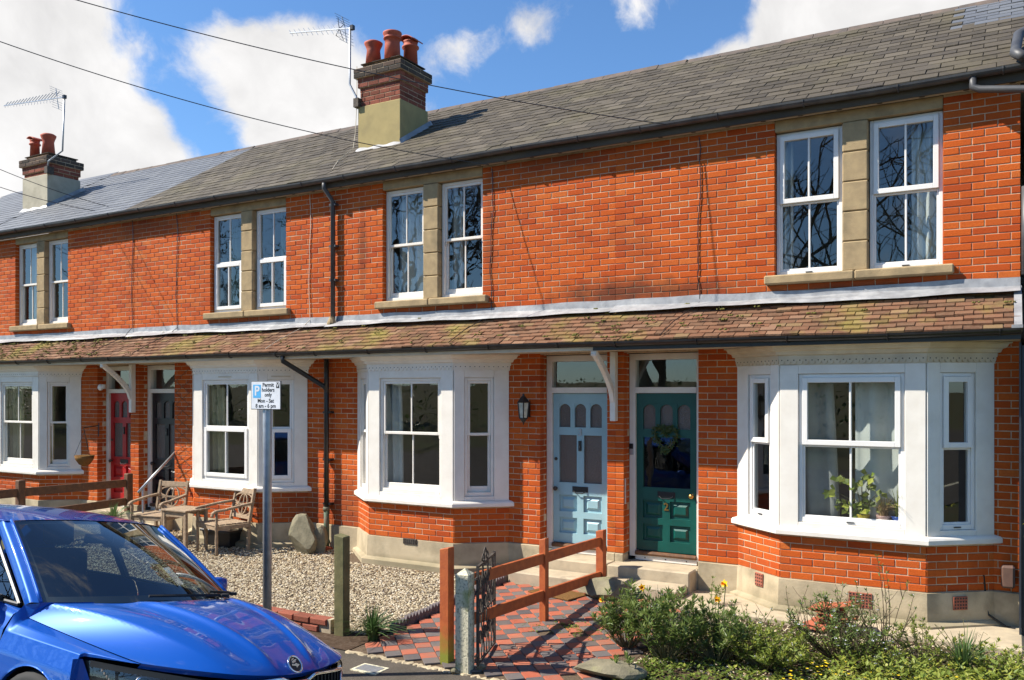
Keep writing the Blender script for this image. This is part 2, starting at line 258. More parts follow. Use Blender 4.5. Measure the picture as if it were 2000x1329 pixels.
# ------------------------------------------------------------------ builders
WM = {}                                                    # world matrix of every empty
def winv(p): return WM[p.name].inverted() if p is not None and p.name in WM else Matrix()
def parent_to(o, p):
    if p is not None: o.parent = p; o.matrix_parent_inverse = winv(p)
def tag(o, label=None, cat=None, group=None, kind=None):
    for k, v in (('label', label), ('category', cat), ('group', group), ('kind', kind)):
        if v: o[k] = v
    return o
def thing(name, loc, label, cat, group=None):
    o = bpy.data.objects.new(name, None); COL.objects.link(o); o.location = loc; o.empty_display_size = .2
    WM[o.name] = Matrix.Translation(Vector(loc)); return tag(o, label, cat, group)
class MB:
    def __init__(s, xf=None): s.v, s.f, s.r, s.m, s.xf = [], [], [], [], xf
    def add(s, vs, fs, rnd=0., mi=0):
        o = len(s.v)
        if s.xf is not None: vs = [s.xf @ Vector(v) for v in vs]
        s.v.extend(tuple(v) for v in vs); s.f.extend(tuple(i + o for i in f) for f in fs)
        s.r.extend([rnd] * len(fs)); s.m.extend([mi] * len(fs)); return s
    def box(s, x0, x1, y0, y1, z0, z1, rnd=0., mi=0, skip=()):
        vs = [(x0, y0, z0), (x1, y0, z0), (x1, y1, z0), (x0, y1, z0), (x0, y0, z1), (x1, y0, z1), (x1, y1, z1), (x0, y1, z1)]
        fs = [(0, 3, 2, 1), (4, 5, 6, 7), (0, 1, 5, 4), (1, 2, 6, 5), (2, 3, 7, 6), (3, 0, 4, 7)]
        return s.add(vs, [f for i, f in enumerate(fs) if i not in skip], rnd, mi)
    def obox(s, M, sx, sy, sz, rnd=0., mi=0):              # box centred on M
        vs = [M @ Vector((a * sx / 2, b * sy / 2, c * sz / 2)) for a, b, c in ((-1, -1, -1), (1, -1, -1), (1, 1, -1), (-1, 1, -1), (-1, -1, 1), (1, -1, 1), (1, 1, 1), (-1, 1, 1))]
        return s.add(vs, [(0, 3, 2, 1), (4, 5, 6, 7), (0, 1, 5, 4), (1, 2, 6, 5), (2, 3, 7, 6), (3, 0, 4, 7)], rnd, mi)
    def bar(s, a, b, w, h, upv=(0, 0, 1), rnd=0., mi=0):   # rectangular bar from a to b
        a, b = Vector(a), Vector(b); d = (b - a); n = d.normalized(); sd_ = n.cross(Vector(upv))
        if sd_.length < 1e-4: sd_ = n.cross(Vector((0, 1, 0)))
        sd_.normalize(); u = sd_.cross(n)
        vs = []
        for p in (a, b):
            for i, j in ((-1, -1), (1, -1), (1, 1), (-1, 1)): vs.append(p + sd_ * (i * w / 2) + u * (j * h / 2))
        return s.add(vs, [(0, 1, 2, 3), (7, 6, 5, 4), (0, 4, 5, 1), (1, 5, 6, 2), (2, 6, 7, 3), (3, 7, 4, 0)], rnd, mi)
    def prism(s, poly, y0, y1, rnd=0., mi=0):              # polygon in local x,z extruded along y
        n = len(poly); vs = [(x, y0, z) for x, z in poly] + [(x, y1, z) for x, z in poly]
        fs = [tuple(range(n)), tuple(range(2 * n - 1, n - 1, -1))] + [(i, i + n, (i + 1) % n + n, (i + 1) % n) for i in range(n)]
        return s.add(vs, fs, rnd, mi)
    def tube(s, pts, r, n=6, r1=None, rnd=0., mi=0, cap=True):
        pts = [Vector(p) for p in pts]; k = len(pts); vs = []
        prev = None
        for i, p in enumerate(pts):
            d = (pts[min(i + 1, k - 1)] - pts[max(i - 1, 0)]).normalized()
            if prev is None: a = d.orthogonal().normalized()
            else: a = (prev - d * prev.dot(d)); a = a.normalized() if a.length > 1e-5 else d.orthogonal().normalized()
            prev = a; b = d.cross(a); t = i / max(1, k - 1); rr = r[i] if isinstance(r, (list, tuple)) else (r if r1 is None else r + (r1 - r) * t)
            vs += [p + (a * math.cos(q) + b * math.sin(q)) * rr for q in (2 * math.pi * j / n for j in range(n))]
        fs = [(i * n + j, i * n + (j + 1) % n, (i + 1) * n + (j + 1) % n, (i + 1) * n + j) for i in range(k - 1) for j in range(n)]
        if cap: fs += [tuple(range(n - 1, -1, -1)), tuple((k - 1) * n + j for j in range(n))]
        return s.add(vs, fs, rnd, mi)
    def lathe(s, prof, c, n=16, rnd=0., mi=0, axis='z'):
        c = Vector(c); vs = []
        for r, z in prof:
            for j in range(n):
                q = 2 * math.pi * j / n
                vs.append(c + (Vector((r * math.cos(q), r * math.sin(q), z)) if axis == 'z' else Vector((r * math.cos(q), -z, r * math.sin(q)))))
        k = len(prof); fs = [(i * n + j, i * n + (j + 1) % n, (i + 1) * n + (j + 1) % n, (i + 1) * n + j) for i in range(k - 1) for j in range(n)]
        fs += [tuple(range(n - 1, -1, -1)), tuple((k - 1) * n + j for j in range(n))]
        return s.add(vs, fs, rnd, mi)
    def grid(s, fn, nu, nv, rnd=0., mi=0, keep=None):
        vs = [fn(i / nu, j / nv) for i in range(nu + 1) for j in range(nv + 1)]
        fs = [(i * (nv + 1) + j, (i + 1) * (nv + 1) + j, (i + 1) * (nv + 1) + j + 1, i * (nv + 1) + j + 1) for i in range(nu) for j in range(nv) if keep is None or keep((i + .5) / nu, (j + .5) / nv)]
        return s.add(vs, fs, rnd, mi)
    def mesh(s, name, mats, smooth=False):
        me = bpy.data.meshes.new(name); me.from_pydata(s.v, [], s.f)
        for m in (mats if isinstance(mats, (list, tuple)) else [mats]): me.materials.append(MT[m] if isinstance(m, str) else m)
        if any(s.r): me.attributes.new('rnd', 'FLOAT', 'FACE').data.foreach_set('value', np.array(s.r, np.float32))
        if any(s.m): me.polygons.foreach_set('material_index', np.array(s.m, np.int32))
        if smooth: me.polygons.foreach_set('use_smooth', np.ones(len(s.f), bool))
        me.update(); return me
    def build(s, name, mats, parent=None, smooth=False, bev=0., solid=0., subd=0):
        o = bpy.data.objects.new(name, s.mesh(name, mats, smooth)); COL.objects.link(o); parent_to(o, parent)
        if solid: q = o.modifiers.new('solid', 'SOLIDIFY'); q.thickness = solid; q.offset = -1
        if bev: q = o.modifiers.new('bevel', 'BEVEL'); q.width = bev; q.segments = 1; q.limit_method = 'ANGLE'; q.angle_limit = R(40)
        if subd: q = o.modifiers.new('sub', 'SUBSURF'); q.levels = subd; q.render_levels = subd
        return o
def struct(mb, name, m, **k): return tag(mb.build(name, m, **k), kind='structure')

def pieces(name, plural, unit, insts, m, parent, limit=300, variants=14, smooth=False):
    """alike pieces: the ones that show largest become objects sharing mesh data, the rest one 'stuff' part"""
    V, Fc = unit
    def score(M):
        c = M @ Vector(np.mean(np.array(V), axis=0).tolist()); x, y, z = proj(c)
        if not (-30 < x < 2030 and -30 < y < 1360): return 0
        return (M.to_scale().x + .2) / (z * z)
    order = sorted(range(len(insts)), key=lambda i: -score(insts[i][0]))
    ms = []
    for i in range(variants):
        b = MB(); b.add(V, Fc, (i + .5) / variants); ms.append(b.mesh(name, m, smooth))
    rest = MB(); pm = winv(parent) if parent is not None else None
    for k, i in enumerate(order):
        M, r = insts[i]
        if k < limit and score(M) > 0:
            o = bpy.data.objects.new(name, ms[min(variants - 1, int(r * variants))]); COL.objects.link(o)
            parent_to(o, parent); o.matrix_basis = M
        else: rest.add([M @ Vector(v) for v in V], Fc, max(r, .001))
    if rest.f: tag(rest.build(plural, m, parent, smooth), kind='stuff')
def unit_brick(L=.215, H=.065, Dp=.1, c=.005):
    a = [(c, 0, c), (L - c, 0, c), (L - c, 0, H - c), (c, 0, H - c)]; b = [(0, c, 0), (L, c, 0), (L, c, H), (0, c, H)]; d = [(0, Dp, 0), (L, Dp, 0), (L, Dp, H), (0, Dp, H)]
    fs = [(0, 1, 2, 3)] + [(i, i + 4, (i + 1) % 4 + 4, (i + 1) % 4) for i in range(4)] + [(i + 4, i + 8, (i + 1) % 4 + 8, (i + 1) % 4 + 4) for i in range(4)]
    return a + b + d, fs
def lay_bricks(org, ang, u0, u1, z0, z1, holes, mort, thick=.2, par=0, gap=.008):
    """bricks of a panel whose outer face starts at org and runs along ang; mortar backing goes to mort"""
    X = Matrix.Translation(Vector(org)) @ Matrix.Rotation(ang, 4, 'Z'); res = []
    k0 = int(math.floor(z0 / .075 + 1e-6)); k1 = int(math.ceil(z1 / .075))
    for k in range(k0, k1):
        za, zb = max(z0, k * .075 + .004), min(z1, k * .075 + .071)
        if zb - za < .02: continue
        segs = [(u0, u1)]
        for (a, b, c, d) in holes:
            if c < (za + zb) / 2 < d:
                n = []
                for (p, q) in segs:
                    if b <= p or a >= q: n.append((p, q)); continue
                    if a > p: n.append((p, a))
                    if b < q: n.append((b, q))
                segs = n
        off = ((k + par) % 2) * .1125
        for (p, q) in segs:
            u = math.floor((p - off) / .225) * .225 + off; cur = p
            while cur < q - .02:
                e = u + .225
                while e <= cur + .045: e += .225
                if q - e < .045: e = q + gap
                ln = min(e, q + gap) - gap - cur + 0
                if ln > .02:
                    M = X @ Matrix.Translation((cur, random.uniform(-.0015, .0025), za)) @ Matrix.Rotation(random.uniform(-.006, .006), 4, 'Y') @ Matrix.Diagonal((ln / .215, 1, (zb - za) / .065, 1))
                    r = random.random(); res.append((M, r))
                cur = e; u = e - .225 + .225
                if e > q: break
    us = sorted({u0, u1, *[min(max(h[i] + (.003 if i else -.003), u0), u1) for h in holes for i in (0, 1)]}); zs = sorted({z0, z1, *[min(max(h[i], z0), z1) for h in holes for i in (2, 3)]})
    for i in range(len(us) - 1):
        for j in range(len(zs) - 1):
            a, b, c, d = us[i], us[i + 1], zs[j], zs[j + 1]; mu, mz = (a + b) / 2, (c + d) / 2
            if b - a < .002 or any(h[0] - .004 < mu < h[1] + .004 and h[2] < mz < h[3] for h in holes): continue
            old = mort.xf; mort.xf = X; mort.box(a, b, .006, thick, c, d, skip=()); mort.xf = old
    return res
def gz(Y): return .09 + .035 * min(0, max(Y, -4.7))           # garden and pavement level
def road_z(Y): return -.02 + (-5.47 - Y) * .172 if Y > -10.2 else .794 + (-10.2 - Y) * .02

# ------------------------------------------------------------------ the setting
def sheet(name, m, x0, x1, ys, zf, dz=0., nx=1):
    b = MB(); ys = list(ys)
    for i in range(nx):
        a, c = x0 + (x1 - x0) * i / nx, x0 + (x1 - x0) * (i + 1) / nx
        for p, q in zip(ys, ys[1:]): b.add([(a, p, zf(p) + dz), (c, p, zf(p) + dz), (c, q, zf(q) + dz), (a, q, zf(q) + dz)], [(0, 1, 2, 3)])
    return struct(b, name, m)
def terr(Y): return road_z(Y) - .03 if Y <= -4.72 else (gz(Y) - .03)
sheet('ground', 'ground', -300, 300, [-300, -60, -20, -10.2, -4.85, -4.72, -3.4, 0, 3, 300], terr)
sheet('road', 'asphalt', -120, 120, [-10.2, -8, -6, -4.85], road_z)
sheet('pavement', 'asphalt', -120, 120, [-4.70, -3.5], gz, .0)
kb = MB(); kb.box(-120, 120, -4.85, -4.70, -.30, gz(-4.7) + .004); struct(kb, 'kerb', 'concrete', bev=.012)

# ------------------------------------------------------------------ houses
HW, PD0 = 4.53, -4.19
SL = math.tan(R(31.5)); EAVE_Y, EAVE_Z, RIDGE_Y = -.16, 5.53, 2.82
def roof_z(Y): return EAVE_Z + (Y - EAVE_Y) * SL
def ring(mb, x0, x1, z0, z1, w, y0, y1, wb=None, wt=None):
    wb = w if wb is None else wb; wt = w if wt is None else wt
    mb.box(x0, x0 + w, y0, y1, z0, z1); mb.box(x1 - w, x1, y0, y1, z0, z1)
    mb.box(x0 + w, x1 - w, y0, y1, z0, z0 + wb); mb.box(x0 + w, x1 - w, y0, y1, z1 - wt, z1)
def window(parent, X, x0, x1, z0, z1, style, bars=True, m='upvc', gl='glass', split=.5):
    mb = MB(X); ring(mb, x0, x1, z0, z1, .038, 0, .09, wb=.05)
    fr = mb.build('window', m, parent, bev=.004)
    a, b, c, d = x0 + .038, x1 - .038, z0 + .05, z1 - .038; mid = c + (d - c) * split; cx = (a + b) / 2
    spec = {'casement': ((mid, d, .052, -.022, .04), (c, mid, .022, .015, .05)), 'mock': ((mid, d, .028, .012, .05), (c, mid, .055, -.02, .045)),
            'sash': ((mid - .018, d, .036, .012, .042), (c, mid + .018, .036, .046, .078))}[style]
    for i, (p, q, w, y0, y1) in enumerate(spec):
        s = MB(X); ring(s, a, b, p, q, w, y0, y1, wb=(.075 if style == 'sash' and i == 1 else w))
        if bars: s.box(cx - .010, cx + .010, y0 + .006, y1 - .006, p + w, q - w)
        if style == 'sash' and i == 0:
            for sx in (a, b - .03): s.prism([(sx + .004, p), (sx + .026, p), (sx + .018, p - .05), (sx + .010, p - .05)], y0 + .004, y1 - .004)
        s.build('sash', m, fr, bev=.003)
        lo = p + (.075 if style == 'sash' and i == 1 else w); hi = q - w
        for (e, f) in (((a + w, cx - .010), (cx + .010, b - w)) if bars else ((a + w, b - w),)):
            g = MB(X); ym = (y0 + y1) / 2; t = random.uniform(-.0012, .0012)
            g.add([(e - .004, ym + t, lo - .004), (f + .004, ym - t, lo - .004), (f + .004, ym - t, hi + .004), (e - .004, ym + t, hi + .004)], [(0, 1, 2, 3)])
            g.build('pane', gl, fr)
    if style == 'casement':
        s = MB(X); s.box(cx - .035, cx + .035, -.012, .02, z0 + .02, z0 + .03); s.build('drain_slot', 'black', fr)
    return fr
def curtain(parent, x0, x1, Y, z0, z1, m, waves=6, amp=.035, lean=0., name='curtain'):
    b = MB(); b.grid(lambda u, v: (x0 + (x1 - x0) * u + lean * (1 - v) * u, Y + amp * math.sin(u * waves * 2 * math.pi + .6 * math.sin(v * 3)) + .3 * amp * math.sin(u * waves * 5.1 + 2), z0 + (z1 - z0) * v), waves * 8, 6)
    return b.build(name, m, parent, smooth=True, solid=.004)
def text_mesh(s, size, M, m, parent, name='lettering', depth=.002, align='CENTER', bold=0.):
    cu = bpy.data.curves.new('t', 'FONT'); cu.body = s; cu.size = size; cu.extrude = depth; cu.align_x = align; cu.align_y = 'CENTER'; cu.offset = bold; cu.resolution_u = 3
    o = bpy.data.objects.new('t', cu); COL.objects.link(o); bpy.context.view_layer.update()
    me = bpy.data.meshes.new_from_object(o.evaluated_get(bpy.context.evaluated_depsgraph_get())); bpy.data.objects.remove(o); bpy.data.curves.remove(cu)
    me.transform(M); me.materials.clear(); me.materials.append(MT[m]); q = bpy.data.objects.new(name, me); COL.objects.link(q); parent_to(q, parent); return q
FACING = Matrix.Rotation(R(90), 4, 'X')                      # text plane facing -y

def front_door(house, x0, x1, paint, number, single, s, Y=.20):
    """frame, fanlight and panelled door filling the recess x0..x1"""
    fr = MB(); ring(fr, x0, x1, .40, 2.88, .075, Y - .02, Y + .10, wb=.001); fr.box(x0 + .075, x1 - .075, Y - .03, Y + .10, 2.40, 2.47)
    fr.box(x0 + .075, x1 - .075, Y - .015, Y + .08, .357, .42)
    f = fr.build('door_frame', 'white', house, bev=.005)
    g = MB(); g.add([(x0 + .07, Y + .04, 2.465), (x1 - .07, Y + .04, 2.465), (x1 - .07, Y + .04, 2.81), (x0 + .07, Y + .04, 2.81)], [(0, 1, 2, 3)]); g.build('fanlight_pane', 'glass', f)
    b = MB(); b.tube([(x0 + .08, Y - .02, .445), (x1 - .08, Y - .02, .445)], .028, 8); b.build('weather_bar', 'dark_wood', f)
    for i in range(3):
        q = MB(); q.lathe([(.008, 0), (.008, .004)], (x0 + .2 + i * (x1 - x0 - .4) / 2, Y - .015, .39), 8, axis='y'); q.build('bolt', 'black', f)
    a, c = x0 + .078, x1 - .078; w = c - a; yf = Y + .015
    d = MB(); st = .085; tm = (a + c) / 2
    z = [.475, .60, .80, .88, 1.09, 1.25, 1.86, 1.96, 2.27, 2.395]
    d.box(a, a + st, yf, yf + .045, z[0], z[9]); d.box(c - st, c, yf, yf + .045, z[0], z[9])
    for p, q in ((z[0], z[1]), (z[2], z[3]), (z[4], z[5]), (z[6], z[7]), (z[8], z[9])): d.box(a + st, c - st, yf, yf + .045, p, q)
    for p, q in ((z[1], z[2]), (z[3], z[4])): d.box(tm - .045, tm + .045, yf, yf + .045, p, q)
    if not single: d.box(tm - .05, tm + .05, yf, yf + .045, z[5], z[6])
    tw = (c - a - 2 * st - 2 * .06) / 3; tops = []
    for i in range(3):
        l = a + st + i * (tw + .06); tops.append((l, l + tw))
        if i < 2: d.box(l + tw, l + tw + .06, yf, yf + .045, z[7], z[8])
        n = 8; r = tw / 2; cz = z[8] - r - .01
        for sgn in (-1, 1):                                  # spandrels make the arched heads
            arc = [(l + r + sgn * r * math.cos(t), cz + r * math.sin(t)) for t in (k * math.pi / 2 / n for k in range(n + 1))]
            poly = [(l + r + sgn * r, z[8])] + arc + [(l + r, z[8])]
            d.prism(poly if sgn < 0 else poly[::-1], yf + .004, yf + .04)
    dr = d.build('door', paint, house, bev=.004)
    for p, q in ((z[1], z[2]), (z[3], z[4])):
        for e, h in ((a + st, tm - .045), (tm + .045, c - st)):
            pn = MB(); pn.box(e, h, yf + .028, yf + .04, p, q)
            vs = [(e + .03, yf + .028, p + .03), (h - .03, yf + .028, p + .03), (h - .03, yf + .028, q - .03), (e + .03, yf + .028, q - .03), (e + .06, yf + .006, p + .06), (h - .06, yf + .006, p + .06), (h - .06, yf + .006, q - .06), (e + .06, yf + .006, q - .06)]
            pn.add(vs, [(0, 1, 5, 4), (1, 2, 6, 5), (2, 3, 7, 6), (3, 0, 4, 7), (4, 5, 6, 7)]); pn.build('door_panel', paint, dr)
    for l, h in tops: p = MB(); p.box(l - .004, h + .004, yf + .026, yf + .034, z[7] - .004, z[8]); p.build('door_light', 'obscure', dr)
    for e, h in (((a + st, c - st),) if single else ((a + st, tm - .05), (tm + .05, c - st))):
        p = MB(); p.box(e - .004, h + .004, yf + .026, yf + .034, z[5] - .004, z[6] + .004); p.build('door_light', 'dark_glass' if single else 'obscure', dr)
    lp = MB(); lp.box(tm - .11, tm + .11, yf - .008, yf + .002, 1.135, 1.205); lp.tube([(tm - .09, yf - .01, 1.15), (tm - .05, yf - .035, 1.125), (tm + .05, yf - .035, 1.125), (tm + .09, yf - .01, 1.15)], .008, 6); lp.build('letter_plate', 'black', dr, bev=.003)
    kx = a + .05 if not single else c - .06
    k = MB(); k.lathe([(.012, 0), (.012, .03), (.028, .04), (.03, .055), (.02, .068)], (kx, yf, 1.17), 12, axis='y'); k.build('door_knob', 'brass' if single else 'iron', dr, smooth=True)
    if not single:
        k = MB(); k.lathe([(.022, 0), (.022, .01), (.012, .014)], (kx - .01, yf, 1.55), 10, axis='y'); k.build('lock', 'iron', dr)
        k = MB(); k.box(tm - .02, tm + .02, yf - .02, yf, 1.66, 1.79); bo = k.build('door_bell', 'black', dr, bev=.004)
        k = MB(); k.lathe([(.006, 0), (.006, .003)], (tm, yf - .02, 1.715), 8, axis='y'); k.build('bell_button', 'chrome', dr)
    if number: text_mesh(number, .13, Matrix.Translation((tm, yf - .006, 1.895 if number == '3' else 1.02)) @ FACING, 'steel' if number == '3' else 'brass', dr, 'number', .004, bold=.002)
    return dr

def bay_frames(cx):
    """(origin, angle, length) of the three faces, seen from outside, left to right"""
    p = [Vector((cx - 1.27, 0, 0)), Vector((cx - .70, -.45, 0)), Vector((cx + .70, -.45, 0)), Vector((cx + 1.27, 0, 0))]
    return [(p[i], math.atan2(p[i + 1].y - p[i].y, p[i + 1].x - p[i].x), (p[i + 1] - p[i]).length) for i in range(3)]
def bay_poly(cx, off):
    n1 = Vector((-.45, -.57)).normalized(); t = math.atan2(.45, .57)
    k = math.tan(t / 2)                                     # mitre
    L = .45 + off
    return [(cx - 1.27 - off / math.sin(t + 1e-6) * .62, 0), (cx - .70 - off * k, -L), (cx + .70 + off * k, -L), (cx + 1.27 + off / math.sin(t) * .62, 0)]
def bay_strip(mb, cx, prof):
    for (o0, z0), (o1, z1) in zip(prof, prof[1:]):
        a, b = bay_poly(cx, o0), bay_poly(cx, o1)
        for i in range(3): mb.add([(*a[i], z0), (*a[i + 1], z0), (*b[i + 1], z1), (*b[i], z1)], [(0, 1, 2, 3)])

def build_house(key, Pd, s, label, cfg):
    xa, xb = sorted((Pd, Pd + s * HW)); wc = Pd + s * 2.75; bc = Pd + s * 2.77
    h = thing('terraced_house', ((xa + xb) / 2, 0, gz(0)), label, 'house', 'brick terraced houses in a row')
    d0, d1 = sorted((Pd + s * .11, Pd + s * 1.04))
    wx0, wx1 = wc - .84, wc + .84
    right_end = .075 if key == 'A' else xb
    # --- wall
    mort = MB(); br = []
    holes = [(wx0, wx1, 3.62, 5.42), (d0, d1, .2, 2.89), (bc - 1.25, bc + 1.25, -1, 2.9)]
    br += lay_bricks((0, 0, 0), 0, xa, right_end, .45, 5.42, holes, mort)
    for i, (o, ang, L) in enumerate(bay_frames(bc)): br += lay_bricks(o, ang, .004, L - .004, .45, .915, [], mort, .11, par=i)
    wall = mort.build('wall', 'mortar', h)
    pieces('brick', 'bricks', unit_brick(), br, 'brick', wall, 300)
    # --- rendered plinth
    e = .02
    segs = [(xa, d0), (d1, bc - 1.25), (bc + 1.25, right_end)] if s > 0 else [(xa, bc - 1.25), (bc + 1.25, d0), (d1, xb)]
    for (a, b) in segs: pl = MB(); pl.box(a, b, -e, .15, -.2, .447); pl.build('plinth', 'render', h, bev=.008)
    pl = MB(); bay_strip(pl, bc, [(.12, -.2), (.11, gz(-.5) + .07), (.034, gz(-.5) + .10), (.022, .447), (-.02, .449)]); pl.build('bay_plinth', 'render', h, bev=.008)
    # --- upper windows and stone dressings
    for (p, q) in ((wx0, wc - .13), (wc + .13, wx1)):
        window(h, Matrix.Translation((0, .075, 0)), p + .006, q - .006, 3.705, 5.285, cfg['up'], True, cfg['m'], cfg['gl'], .5)
    mu = MB()
    for i in range(5): mu.box(wc - .128, wc + .128, -.012 + .002 * (i % 2), .16, 3.70 + i * .318, 3.70 + (i + 1) * .318 - .004)
    mu.build('mullion', 'stone', h, bev=.012)
    li = MB(); li.box(wx0 + .003, wx1 - .003, .0, .16, 5.292, 5.418); li.build('lintel', 'stone', h, bev=.006)
    si = MB(); si.prism([(wx0 - .10, 3.60), (wc - .002, 3.60), (wc - .002, 3.70), (wx0 - .10, 3.70)], -.075, .16); si.prism([(wc + .002, 3.602), (wx1 + .10, 3.602), (wx1 + .10, 3.70), (wc + .002, 3.70)], -.075, .16)
    si.build('window_sill', 'stone', h, bev=.014)
    rm = MB(); rm.box(xa + .05, xb - .05, .22, 2.9, 3.05, 5.40, skip=(2,)); rm.box(xa + .05, xb - .05, .22, 2.9, .3, 2.95, skip=(2,)); rm.build('room', 'room', h)
    for (p, q, m_, n_, ln) in cfg['cur_up']: curtain(h, wc + p, wc + q, .30, 3.68, 5.3, m_, n_, .03, ln)
    # --- bay
    for i, (o, ang, L) in enumerate(bay_frames(bc)):
        X = Matrix.Translation(o) @ Matrix.Rotation(ang, 4, 'Z'); p0, p1 = ((.19, L - .19) if i == 1 else (.20, L - .14) if i == 0 else (.14, L - .20))
        pn = MB(X); pn.box(.004, p0, -.012, .05, 1.0, 2.70); pn.box(p1, L - .004, -.012, .05, 1.0, 2.70); pn.box(p0, p1, -.011, .05, 1.0, 1.055); pn.box(p0, p1, -.011, .05, 2.60, 2.70); pn.build('bay_panel', 'white', h, bev=.004)
        window(h, X @ Matrix.Translation((0, .012 if i == 1 else .008, 0)), p0 + .002, p1 - .002, 1.057, 2.598, cfg['bay'], i == 1 , cfg['mb'], cfg['gl'], .52)
        if cfg['up'] == 'mock' and i > 0: v = MB(X); v.box((p0 + p1) / 2 - .14, (p0 + p1) / 2 + .14, -.02, -.012, 2.64, 2.66); v.build('trickle_vent', 'cream', h)
    sl = MB()
    bay_strip(sl, bc, [(-.06, .918), (.055, .918), (.075, .925), (.075, .965), (.06, .985), (.0, 1.003), (-.05, 1.004)]); sl.build('bay_sill', 'white', h, bev=.004)
    co = MB(); bay_strip(co, bc, [(-.03, 2.69), (.012, 2.69), (.012, 2.755), (.03, 2.755), (.03, 2.795), (.06, 2.80), (.075, 2.835), (.11, 2.845), (.135, 2.885), (.16, 2.888), (.16, 2.902)])
    co.build('bay_cornice', cfg['corn'], h)
    pv = bay_poly(bc, .014)
    for i in range(3):                                       # scalloped valance board
        a, b = Vector((*pv[i], 0)), Vector((*pv[i + 1], 0)); L = (b - a).length; n = int(L / .06); w = L / n; ang = math.atan2(b.y - a.y, b.x - a.x)
        va = MB(Matrix.Translation(a) @ Matrix.Rotation(ang, 4, 'Z'))
        for k in range(n):
            cxx = (k + .5) * w; arc = [(cxx + w / 2 * math.cos(t), 2.735 + w * .55 * math.sin(t)) for t in (math.pi + j * math.pi / 6 for j in range(7))]
            va.prism([(cxx - w / 2, 2.795)] + arc + [(cxx + w / 2, 2.795)], -.010, .002)
        vo = va.build('valance', cfg['corn'], h)
        ho = MB(va.xf)
        for k in range(n): ho.lathe([(.007, 0), (.007, .0015)], ((k + .5) * w, -.010, 2.742), 6, axis='y')
        ho.build('valance_holes', 'black', vo)
    for (fi, p, q, m_, n_, ln) in cfg['cur_bay']:
        curtain(h, bc + p, bc + q, -.27, 1.03, 2.68, m_, n_, .03, ln)
    # --- door
    front_door(h, d0 + .003, d1 - .003, cfg['door'], cfg['num'], cfg['single'], s)
    # --- porch soffit, pentice roof, gutter
    x0, x1 = xa, (right_end if key == 'A' else xb)
    so_ = MB(); n = 6
    for i in range(n): so_.box(x0, x1, -.63 + i * .63 / n, -.63 + (i + 1) * .63 / n - .003, 2.905, 2.925 + .0008 * (i % 2))
    so_.build('soffit', 'cream', h)
    fa = MB(); fa.box(x0, x1, -.655, -.632, 2.89, 2.99); fa.build('fascia_board', 'cream' if key != 'A' else 'black', h)
    gu = MB(); gr = .052
    def gut(mb, x0, x1, yc, zc, r):
        prof = [(yc + r * math.cos(t), zc + r * math.sin(t)) for t in (math.pi + k * math.pi / 8 for k in range(9))]
        prof = prof + [(y + (.006 if y < yc else -.006), z_) for y, z_ in ((prof[-1]), )] + [(yc + (r - .005) * math.cos(t), zc + (r - .005) * math.sin(t)) for t in (2 * math.pi - k * math.pi / 8 for k in range(9))]
        k = len(prof); sag = lambda x: .006 * math.sin(x * .9) + .004 * math.sin(x * 2.3 + 1)
        nn = 10; vs = []
        for i in range(nn + 1):
            x = x0 + (x1 - x0) * i / nn; vs += [(x, y, z_ + sag(x)) for y, z_ in prof]
        mb.add(vs, [(i * k + j, i * k + j + 1, (i + 1) * k + j + 1, (i + 1) * k + j) for i in range(nn) for j in range(k - 1)])
        return sag
    sag = gut(gu, x0, x1, -.665 - gr + .03, 2.985, gr)
    go = gu.build('porch_gutter', 'black', h, smooth=False)
    for i in range(5):
        x = x0 + .3 + i * .95; bk = MB(); bk.tube([(x, -.687 + (gr + .006) * math.cos(t), 2.985 + sag(x) + (gr + .006) * math.sin(t)) for t in (math.pi + k * math.pi / 8 for k in range(9))], .009, 5); bk.build('gutter_bracket', 'black', go)
    PT = math.atan2(.42, .69); ptl = math.hypot(.42, .69)
    un = MB(); un.add([(x0, -.69, 2.985), (x1, -.69, 2.985), (x1, 0, 3.405), (x0, 0, 3.405), (x0, -.66, 2.93), (x1, -.66, 2.93), (x1, .0, 2.93), (x0, .0, 2.93)], [(0, 1, 2, 3), (0, 4, 5, 1), (1, 5, 6, 2), (0, 3, 7, 4)])
    pr = un.build('porch_roof', 'fascia', h)
    ti = []; rows = 9; ex = (ptl + .02) / rows; B0 = Matrix.Translation((0, -.71, 2.993)) @ Matrix.Rotation(PT, 4, 'X')
    for k in range(rows):
        x = x0 + (.0825 if k % 2 else 0) - .165
        while x < x1:
            a, b = max(x + .0015, x0), min(x + .1635, x1); wob = .008 * math.sin(x * 1.7 + k * .6) + .004 * math.sin(x * 5.3 + k)
            if b - a > .03:
                M = B0 @ Matrix.Translation((a, k * ex + random.uniform(-.006, .006), -.010 + wob + random.uniform(-.003, .004))) @ Matrix.Rotation(-R(8.2) + random.uniform(-.02, .02), 4, 'X') @ Matrix.Rotation(random.uniform(-.018, .018), 4, 'Z') @ Matrix.Rotation(random.uniform(-.02, .02), 4, 'Y') @ Matrix.Diagonal(((b - a) / .162, 1, 1, 1))
                ti.append((M, min(.999, max(0, random.gauss(.45, .27)))))
            x += .165
    def slab(L, W, T, c=.003):
        V = [(0, 0, 0), (L, 0, 0), (L, W, 0), (0, W, 0), (c, 0 + c, T), (L - c, 0 + c, T), (L - c, W, T), (c, W, T)]
        return V, [(0, 3, 2, 1), (4, 5, 6, 7), (0, 1, 5, 4), (1, 2, 6, 5), (2, 3, 7, 6), (3, 0, 4, 7)]
    pieces('roof_tile', 'roof_tiles', slab(.162, .16, .020), ti, 'tile', pr, 300)
    # moss cushions lodged on the tiles
    mo = MB(); nm = {'A': 45, 'B': 30, 'C': 30, 'D': 200}.get(key, 0)
